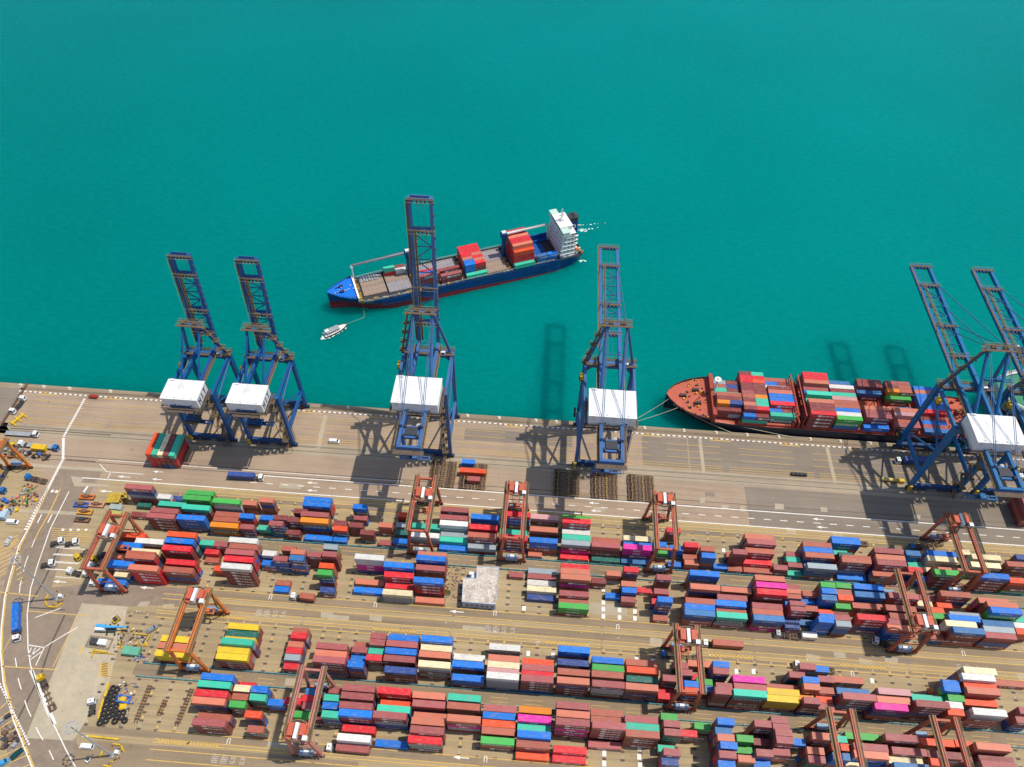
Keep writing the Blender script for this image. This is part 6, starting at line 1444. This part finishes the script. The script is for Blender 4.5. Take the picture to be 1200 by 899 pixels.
# low blue-green barriers along the gantry runways
M_BAR = mat('barrier_teal', (.06, .24, .28), rough=.6, var=.2, scale=.3, dirt=(.25, .22, .17), dirt_amt=.6, dirt_scale=.3)
def barrier(x0, x1, y, label):
    t = thing('runway_barrier', label, 'barrier', (x0, y, 0)); mb = MB(); mb.bx(0, x1 - x0, -.14, .14, .35, .8); mb.bx(0, x1 - x0, -.22, .22, 0, .22); mb.build('rail', M_BAR, t)
    mb = MB(); k = 0
    while k * 3.3 < x1 - x0: mb.bx(k * 3.3, k * 3.3 + .25, -.25, .25, 0, 1.0); k += 1
    tag(mb.build('post', [M_BAR], t), kind='stuff')
barrier(-139, 420, 153.3, 'long teal barrier along the front of the quayside block'); barrier(-33.5, 420, 147.7, 'long teal barrier behind the second block, from the office to the right')
barrier(-147, 420, 96.5, 'long teal barrier in front of the third block, upper of the pair by the tyres'); barrier(-148, 420, 91.3, 'long teal barrier behind the nearest block, lower of the pair by the tyres')

# lamp masts with their islands
M_MAST = mat('galvanised_mast', (.36, .38, .39), rough=.5, var=.08)
def lamp_mast(px, h, label, isl):
    g = G(*px); t = thing('lamp_mast', label, 'light mast', (g.x, g.y, 0), 0, 'tall lamp masts')
    mb = MB(); mb.tube((0, 0, 0), (0, 0, h), .42, 12, 0, .2); mb.bx(-.7, .7, -.7, .7, 0, .5); mb.build('pole', M_MAST, t)
    mb = MB()
    for k in range(12):
        a, b_ = 2 * math.pi * k / 12, 2 * math.pi * (k + 1) / 12; mb.beam((1.9 * math.cos(a), 1.9 * math.sin(a), h - .6), (1.9 * math.cos(b_), 1.9 * math.sin(b_), h - .6), .2, .2)
        if k % 3 == 0: mb.beam((0, 0, h - .4), (1.9 * math.cos(a), 1.9 * math.sin(a), h - .6), .14, .14)
    hd = mb.build('head_ring', M_MAST, t)
    for k in range(8):
        a = 2 * math.pi * k / 8; mb = MB(); mb.rbx((1.9 * math.cos(a), 1.9 * math.sin(a), h - .8), (.6, .55, .35), a, 0); mb.rbx((1.95 * math.cos(a), 1.95 * math.sin(a), h - 1.0), (.5, .5, .05), a, 1); mb.build('floodlight', [M_MAST, M_GREY], hd)
    mb = MB(); mb.bx(1.0, 2.4, .4, 1.6, 0, 1.9); mb.build('switch_box', M_WHT, t)
    n = 8
    for k in range(n):
        a, b_ = 2 * math.pi * (k + .5) / n, 2 * math.pi * (k + 1.35) / n
        if k in isl: mb = MB(); mb.beam((4.2 * math.cos(a), 3.9 * math.sin(a), .45), (4.2 * math.cos(b_), 3.9 * math.sin(b_), .45), .45, .8); mb.build('crash_barrier', M_YELM, t)
    mb = MB(); rr = random.Random(int(h * 10))
    for k in range(14): a, q = rr.uniform(0, 6.28), rr.uniform(1.5, 3.6); mb.rbx((q * math.cos(a), q * math.sin(a), .3), (rr.uniform(.3, .9), .4, .5), a, rr.choice((0, 1, 2)))
    tag(mb.build('island_clutter', [M_RUST, M_DK, M_YELM], t), kind='stuff')
lamp_mast((131.8, 885.4), 36, 'grey lamp mast in the lower island beside the white van', (0, 1, 3, 5)); lamp_mast((66.3, 702), 36, 'grey lamp mast in the upper island near the blue container truck', (3, 4, 5, 6))

# spreader frames and other lifting gear by the left gantry
def lifting_frame(px, M, label, ang=0.0, sc=1.0):
    g = G(*px); t = thing('spreader_frame', label, 'lifting frame', (g.x, g.y, .1), ang, 'spare spreader frames by the parked cabs')
    mb = MB()
    for y in (-.9, .9): mb.bx(-3.0, 3.0, y - .28, y + .28, .5, 1.1)
    for x in (-3.0, -1.0, 1.0, 3.0): mb.bx(x - .25, x + .25, -1.2, 1.2, .3, .95)
    mb.build('frame', M, t)
    mb = MB(); mb.bx(-1.1, 1.1, -.7, .7, 1.1, 2.0); mb.tube((-1.6, 0, 1.5), (1.6, 0, 1.5), .35, 8); mb.build('head_block', M_RUST if M is not M_RUST else M_DK, t)
    for x in (-3.1, 3.1): mb = MB(); mb.bx(x - .3, x + .3, -1.25, 1.25, .0, .5); mb.build('end_beam', M_DK, t)
    t.scale = (sc, sc, sc)
    return t
lifting_frame((102.5, 583.5), M_ORG, 'rusty orange spreader frame, topmost of the four by the parked cabs'); lifting_frame((96, 592.5), M_BLS, 'blue spreader frame, left of the pink-brown one'); lifting_frame((114, 592.5), mat('faded_peach', (.55, .25, .14), rough=.7, var=.25), 'peach coloured spreader frame beside the blue one')
lifting_frame((100, 601), mat('amber_paint', (.62, .28, .03), rough=.6, var=.2), 'amber spreader frame, third row down by the parked cabs'); lifting_frame((97, 610), M_RUST, 'dark rust spreader frame, lowest of those by the parked cabs')
g = G(139, 586); t = thing('gantry_spreader', 'big yellow slatted lifting platform beside the leftmost stack', 'lifting frame', (g.x, g.y, .1), .1)
M_OCH = mat('ochre_platform', (.46, .31, .04), rough=.7, var=.25)
mb = MB(); mb.bx(-4.2, 1.0, -2.5, 2.5, 1.6, 1.9, 0); mb.build('platform', M_OCH, t)
for k in range(5): mb = MB(); mb.bx(-4.2 + k * 1.3, -3.6 + k * 1.3, -2.6, 2.6, 1.9, 2.2); mb.build('slat', M_OCH, t)
mb = MB(); rr = random.Random(12)
for k in range(26): x, y = rr.uniform(1.2, 4.4), rr.uniform(-2.5, 2.5); s_ = rr.uniform(.3, 1); mb.bx(x, x + s_, y, y + s_, .2, 1 + s_, rr.choice((0, 1)))
tag(mb.build('drive_gear', [M_OCH, M_RUST], t), kind='stuff')
for x in (-4, .6):
    for y in (-2.2, 2.2): mb = MB(); mb.bx(x - .2, x + .2, y - .2, y + .2, 0, 1.6); mb.build('leg', M_RUST, t)
def shed(px, sx, sy, h, M, label, name='site_box', cat='shed', ang=-.03):
    g = G(*px); t = thing(name, label, cat, (g.x, g.y, .1), ang); mb = MB(); mb.bx(-sx / 2, sx / 2, -sy / 2, sy / 2, 0, h); mb.build('body', M, t)
    mb = MB(); mb.bx(-sx / 2 - .12, sx / 2 + .12, -sy / 2 - .12, sy / 2 + .12, h, h + .14)
    for k in range(int(sx / .7)): mb.bx(-sx / 2 + .2 + k * .7, -sx / 2 + .45 + k * .7, -sy / 2, sy / 2, h + .14, h + .2)
    mb.build('roof', M, t); mb = MB(); mb.bx(-.5, .5, -sy / 2 - .05, -sy / 2, .1, min(2.0, h - .1)); mb.build('door', M_GREY, t); return t
shed((138, 597), 5.4, 2.4, 2.2, mat('box_grey_green', (.33, .38, .35), rough=.6), 'grey-green site box above the yellowish one by the red gantry')
shed((137, 604), 5.0, 2.4, 1.8, mat('box_olive', (.42, .40, .12), rough=.6), 'olive yellow site box below the grey-green one by the red gantry')
shed((156, 765), 6.4, 2.9, 2.3, mat('box_jade', (.12, .38, .26), rough=.6, dirt=(.2, .2, .12), dirt_amt=.4), 'jade green site box beside the scrap heap')
shed((48, 527), 6.6, 2.6, 2.4, M_YELM, 'yellow box body on the ground among the trucks, far left')
shed((4, 605), 5.5, 4, 3, mat('booth_pale_blue', (.38, .52, .60), rough=.5), 'pale blue booth at the left edge', 'gate_booth')
# telescopic crane truck
a, b_ = G(116, 738), G(152, 739); g = a.lerp(b_, .33); h = math.atan2(b_.y - a.y, b_.x - a.x); t = thing('crane_truck', 'sky blue telescopic crane truck pointing right on the pale concrete', 'crane truck', (g.x, g.y, .1), h)
M_SKY = mat('crane_sky_blue', (.06, .36, .68), rough=.4)
mb = MB(); mb.bx(-4.2, 3.2, -1.2, 1.2, .7, 1.3, 0); mb.build('chassis', M_DK, t)
mb = MB(); mb.bx(-4.4, -.6, -1.2, -.1, 1.3, 2.9, 0); mb.bx(-4.4, -.6, .1, 1.2, 1.3, 2.9, 1); mb.build('body', [M_WHT, M_SKY], t)
mb = MB(); mb.beam((-1.2, 0, 3.0), (3.6, 0, 3.3), .9, .9, 0, .75, .75); mb.beam((3.6, 0, 3.3), (8.6, 0, 3.6), .6, .6, 0, .5, .5); mb.bx(8.6, 9.1, -.4, .4, 3.1, 3.9, 1); mb.build('boom', [M_SKY, M_DK], t)
for x in (-3.2, -1.4, 1.0, 2.4):
    for y in (-1.0, 1.0): wheel('wheel', x, y, t, .55, .4)
for x in (-.2, 3.0):
    for y in (-1.9, 1.9): mb = MB(); mb.bx(x - .3, x + .3, y - .5, y + .5, 0, .25); mb.beam((x, y * .5, 1.0), (x, y, .3), .25, .25); mb.build('outrigger', M_DK, t)
# generator rack
g = G(118, 754); t = thing('generator_set', 'dark and white generator inside a pipe rack on the pale concrete', 'generator', (g.x, g.y, .1), -.05)
mb = MB(); mb.bx(-3.6, -.4, -1.1, 1.1, .2, 2.0); mb.build('engine', M_DK, t); mb = MB(); mb.bx(-.3, 3.2, -1.1, 1.1, .2, 2.2); mb.build('tank', M_WHT, t)
mb = MB()
for x in np.arange(-4.6, 4.8, 1.15):
    for y in (-2.0, 2.0): mb.tube((x, y, 0), (x, y, 1.7), .06, 5)
for z in (.9, 1.7):
    for y in (-2.0, 2.0): mb.tube((-4.6, y, z), (4.7, y, z), .06, 5)
    for x in (-4.6, 4.7): mb.tube((x, -2, z), (x, 2, z), .06, 5)
mb.build('pipe_rack', M_RUST, t)
def yellow_rail(a, b_, label, w_=.35):
    p, q = G(*a), G(*b_); t = thing('yellow_barrier', label, 'barrier', (p.x, p.y, .1)); d = q - p; mb = MB(); mb.beam((0, 0, .6), (d.x, d.y, .6), w_, .4); mb.build('rail', M_YELM, t)
    for f in (0.02, .5, .98): mb = MB(); mb.beam((d.x * f, d.y * f, 0), (d.x * f, d.y * f, .6), .25, .25); mb.build('post', M_YELM, t)
yellow_rail((110, 763), (127, 765), 'yellow rail below the generator, longest there', .5); yellow_rail((112, 761), (108, 771), 'short yellow rail left below the generator'); yellow_rail((157, 743), (175, 745), 'yellow top rail of the scrap enclosure'); yellow_rail((176, 745), (169, 758), 'yellow right rail of the scrap enclosure')
yellow_rail((105, 765), (135, 767), 'thin amber bar below the generator', .2); yellow_rail((128, 801), (124, 817), 'upper yellow block line beside the tyres', .9); yellow_rail((122, 820), (116, 843), 'lower yellow block line beside the tyres', .8)
yellow_rail((104, 863), (140, 867), 'yellow and black rail along the lane below the tyres', .6)
for i, (px, py) in enumerate(((138, 727), (142, 728), (137, 724))):
    pass
g = G(138, 727); t = thing('forklift', 'orange forklift above the sky blue crane truck', 'forklift', (g.x, g.y, .1), .9)
mb = MB(); mb.bx(-1.6, .8, -.9, .9, .3, 1.4, 0); mb.bx(-1.0, .4, -.8, .8, 1.4, 2.3, 1); mb.build('body', [M_YELM, M_DK], t)
for x in (-1.2, .6):
    for y in (-.8, .8): wheel('wheel', x, y, t, .4, .3)
mb = MB(); mb.bx(.9, 1.1, -.6, -.4, .2, 3); mb.bx(.9, 1.1, .4, .6, .2, 3); mb.build('mast', M_RUST, t)
# tyres
ty = MB(); ro, ri, hh = 1.05, .5, .62; n = 14
for i in range(n):
    a0, a1 = 2 * math.pi * i / n, 2 * math.pi * (i + 1) / n
    def c_(r_, a, z): return (r_ * math.cos(a), r_ * math.sin(a), z)
    ty.quad([c_(ro, a0, .1), c_(ro, a1, .1), c_(ro, a1, hh - .1), c_(ro, a0, hh - .1)]); ty.quad([c_(ro, a0, hh - .1), c_(ro, a1, hh - .1), c_(ro - .2, a1, hh), c_(ro - .2, a0, hh)])
    ty.quad([c_(ro - .2, a0, hh), c_(ro - .2, a1, hh), c_(ri, a1, hh - .06), c_(ri, a0, hh - .06)]); ty.quad([c_(ri, a0, hh - .06), c_(ri, a1, hh - .06), c_(ri, a1, .0), c_(ri, a0, .0)])
TYM = ty.mesh('big_tyre', M_TYRE)
TP = [(935, 262), (967, 272), (920, 292), (952, 312), (905, 325), (940, 350), (890, 352), (930, 386), (880, 392), (962, 408), (920, 420), (868, 428), (895, 458), (955, 440), (1020, 460), (982, 466), (937, 470), (858, 468), (905, 490), (965, 494), (1005, 498), (850, 500), (875, 527), (950, 532), (1030, 525), (828, 545)]
rr = random.Random(3)
side = ['along the left', 'in the middle', 'on the right']
for i, (x, y) in enumerate(TP):
    g = G(x / 7.02, 770 + y / 7.02)
    for q in range(2):
        o = place('big_tyre', TYM, loc=(g.x + q * .12, g.y, .1 + q * .62), rz=rr.uniform(0, 3)); o.scale = (1.1, 1.1, 1)
        tag(o, f"black crane tyre, {'lower' if q == 0 else 'upper'} of the {ORD[i]} pair counting down the tyre dump", 'tyre', 'tyres in the dump')
# blue machine frame and rusty trailers lying across the empty slots
g = G(145.3, 820); t = thing('machine_base', 'blue machine base with yellow centre lying beside the tyres', 'machine base', (g.x, g.y, .1), -.05)
mb = MB(); mb.bx(-3.0, 3.0, -1.4, -.9, .2, 1.0); mb.bx(-3.0, 3.0, .9, 1.4, .2, 1.0); mb.bx(-3.0, -2.3, -.9, .9, .2, .9); mb.bx(2.3, 3.0, -.9, .9, .2, .9); mb.build('frame', M_BLS, t); mb = MB(); mb.bx(-1, 1, -.8, .8, .2, 1.1); mb.build('drive', M_YELM, t)
g = G(144, 829); shed_ = thing('yellow_cover', 'yellow cover lying below the blue machine base', 'cover', (g.x, g.y, .1), .1); mb = MB(); mb.bx(-1.5, 1.5, -1.1, 1.1, 0, .7); mb.bx(-.8, .8, -.6, .6, .7, 1.0); mb.build('shell', M_YELM, shed_)
def long_frame(a, b_, label, M=M_CHBR):
    p, q = G(*a), G(*b_); d = q - p; t = thing('rusty_trailer', label, 'trailer', (p.x, p.y, .1), math.atan2(d.y, d.x), 'rusty frames across the empty slots'); ln = d.length; mb = MB()
    for y in (-.5, .5): mb.bx(0, ln, y - .15, y + .15, .7, 1.1)
    mb.build('frame', M, t); n = int(ln / 1.1)
    for k in range(n): mb = MB(); mb.bx(k * 1.1, k * 1.1 + .3, -1.0, 1.0, .75, 1.05); mb.build('cross_member', M_RUST if k % 3 else mat('chassis_ochre', (.4, .25, .05)), t)
    return t
long_frame((177, 804), (160, 847), 'long rusty trailer frame right of the tyre dump'); long_frame((226, 808), (208, 851), 'long rusty trailer frame left of the nearest block'); long_frame((195, 821), (187, 839), 'short red-brown frame between the two long rusty ones', M_RUST)
# things on the quay
g = G(1045, 564); t = thing('hydraulic_tank', 'long yellow cylinder unit lying on the quay beside the right crane leg', 'tank', (g.x, g.y, .1), -.05); mb = MB(); mb.tube((-5, 0, 1.1), (1.8, 0, 1.1), .85, 14, 0); mb.build('drum', mat('pale_yellow', (.62, .47, .14), rough=.5), t); mb = MB(); mb.bx(2.2, 5.2, -.8, .8, .1, 1.7); mb.build('power_pack', M_YELM, t)
for x in (-4, 0.6): mb = MB(); mb.bx(x, x + .5, -1, 1, 0, .5); mb.build('saddle', M_DK, t)
g = G(936, 557); t = thing('steel_rack', 'row of small dark steel racks standing on the open quay', 'rack', (g.x, g.y, .05))
for k in range(4):
    mb = MB(); x = -3.6 + k * 1.9
    for xx in (x, x + 1.4):
        for yy in (-.7, .7): mb.bx(xx - .08, xx + .08, yy - .08, yy + .08, 0, 1.5)
    for z in (.5, 1.4): mb.bx(x, x + 1.4, -.7, .7, z, z + .08)
    mb.build('rack', M_DK, t)
g = G(22, 492); t = thing('yellow_gear', 'yellow lifting gear lying by the quay corner', 'lifting frame', (g.x, g.y, .05), 1.1); mb = MB(); mb.bx(-3.5, 3.5, -.5, .5, .3, 1.2); mb.build('beam', M_YELM, t)
for x in (-3, 0, 3): mb = MB(); mb.bx(x - .3, x + .3, -2.6, 2.6, .1, .6); mb.build('arm', M_YELM, t)
# rail fence down the west side of the quay
p, q = G(33, 451), G(3, 499); d = q - p; t = thing('yard_fence', 'rusty rail fence running down from the quay corner', 'fence', (p.x, p.y, 0)); mb = MB()
for z in (.6, 1.2, 1.8): mb.beam((0, 0, z), (d.x, d.y, z), .12, .12)
mb.build('rail', M_RUST, t); n = 22
for k in range(n + 1): mb = MB(); mb.bx(d.x * k / n - .12, d.x * k / n + .12, d.y * k / n - .12, d.y * k / n + .12, 0, 2.0); mb.build('post', M_RUST, t)
# white cones and specks along the quay road
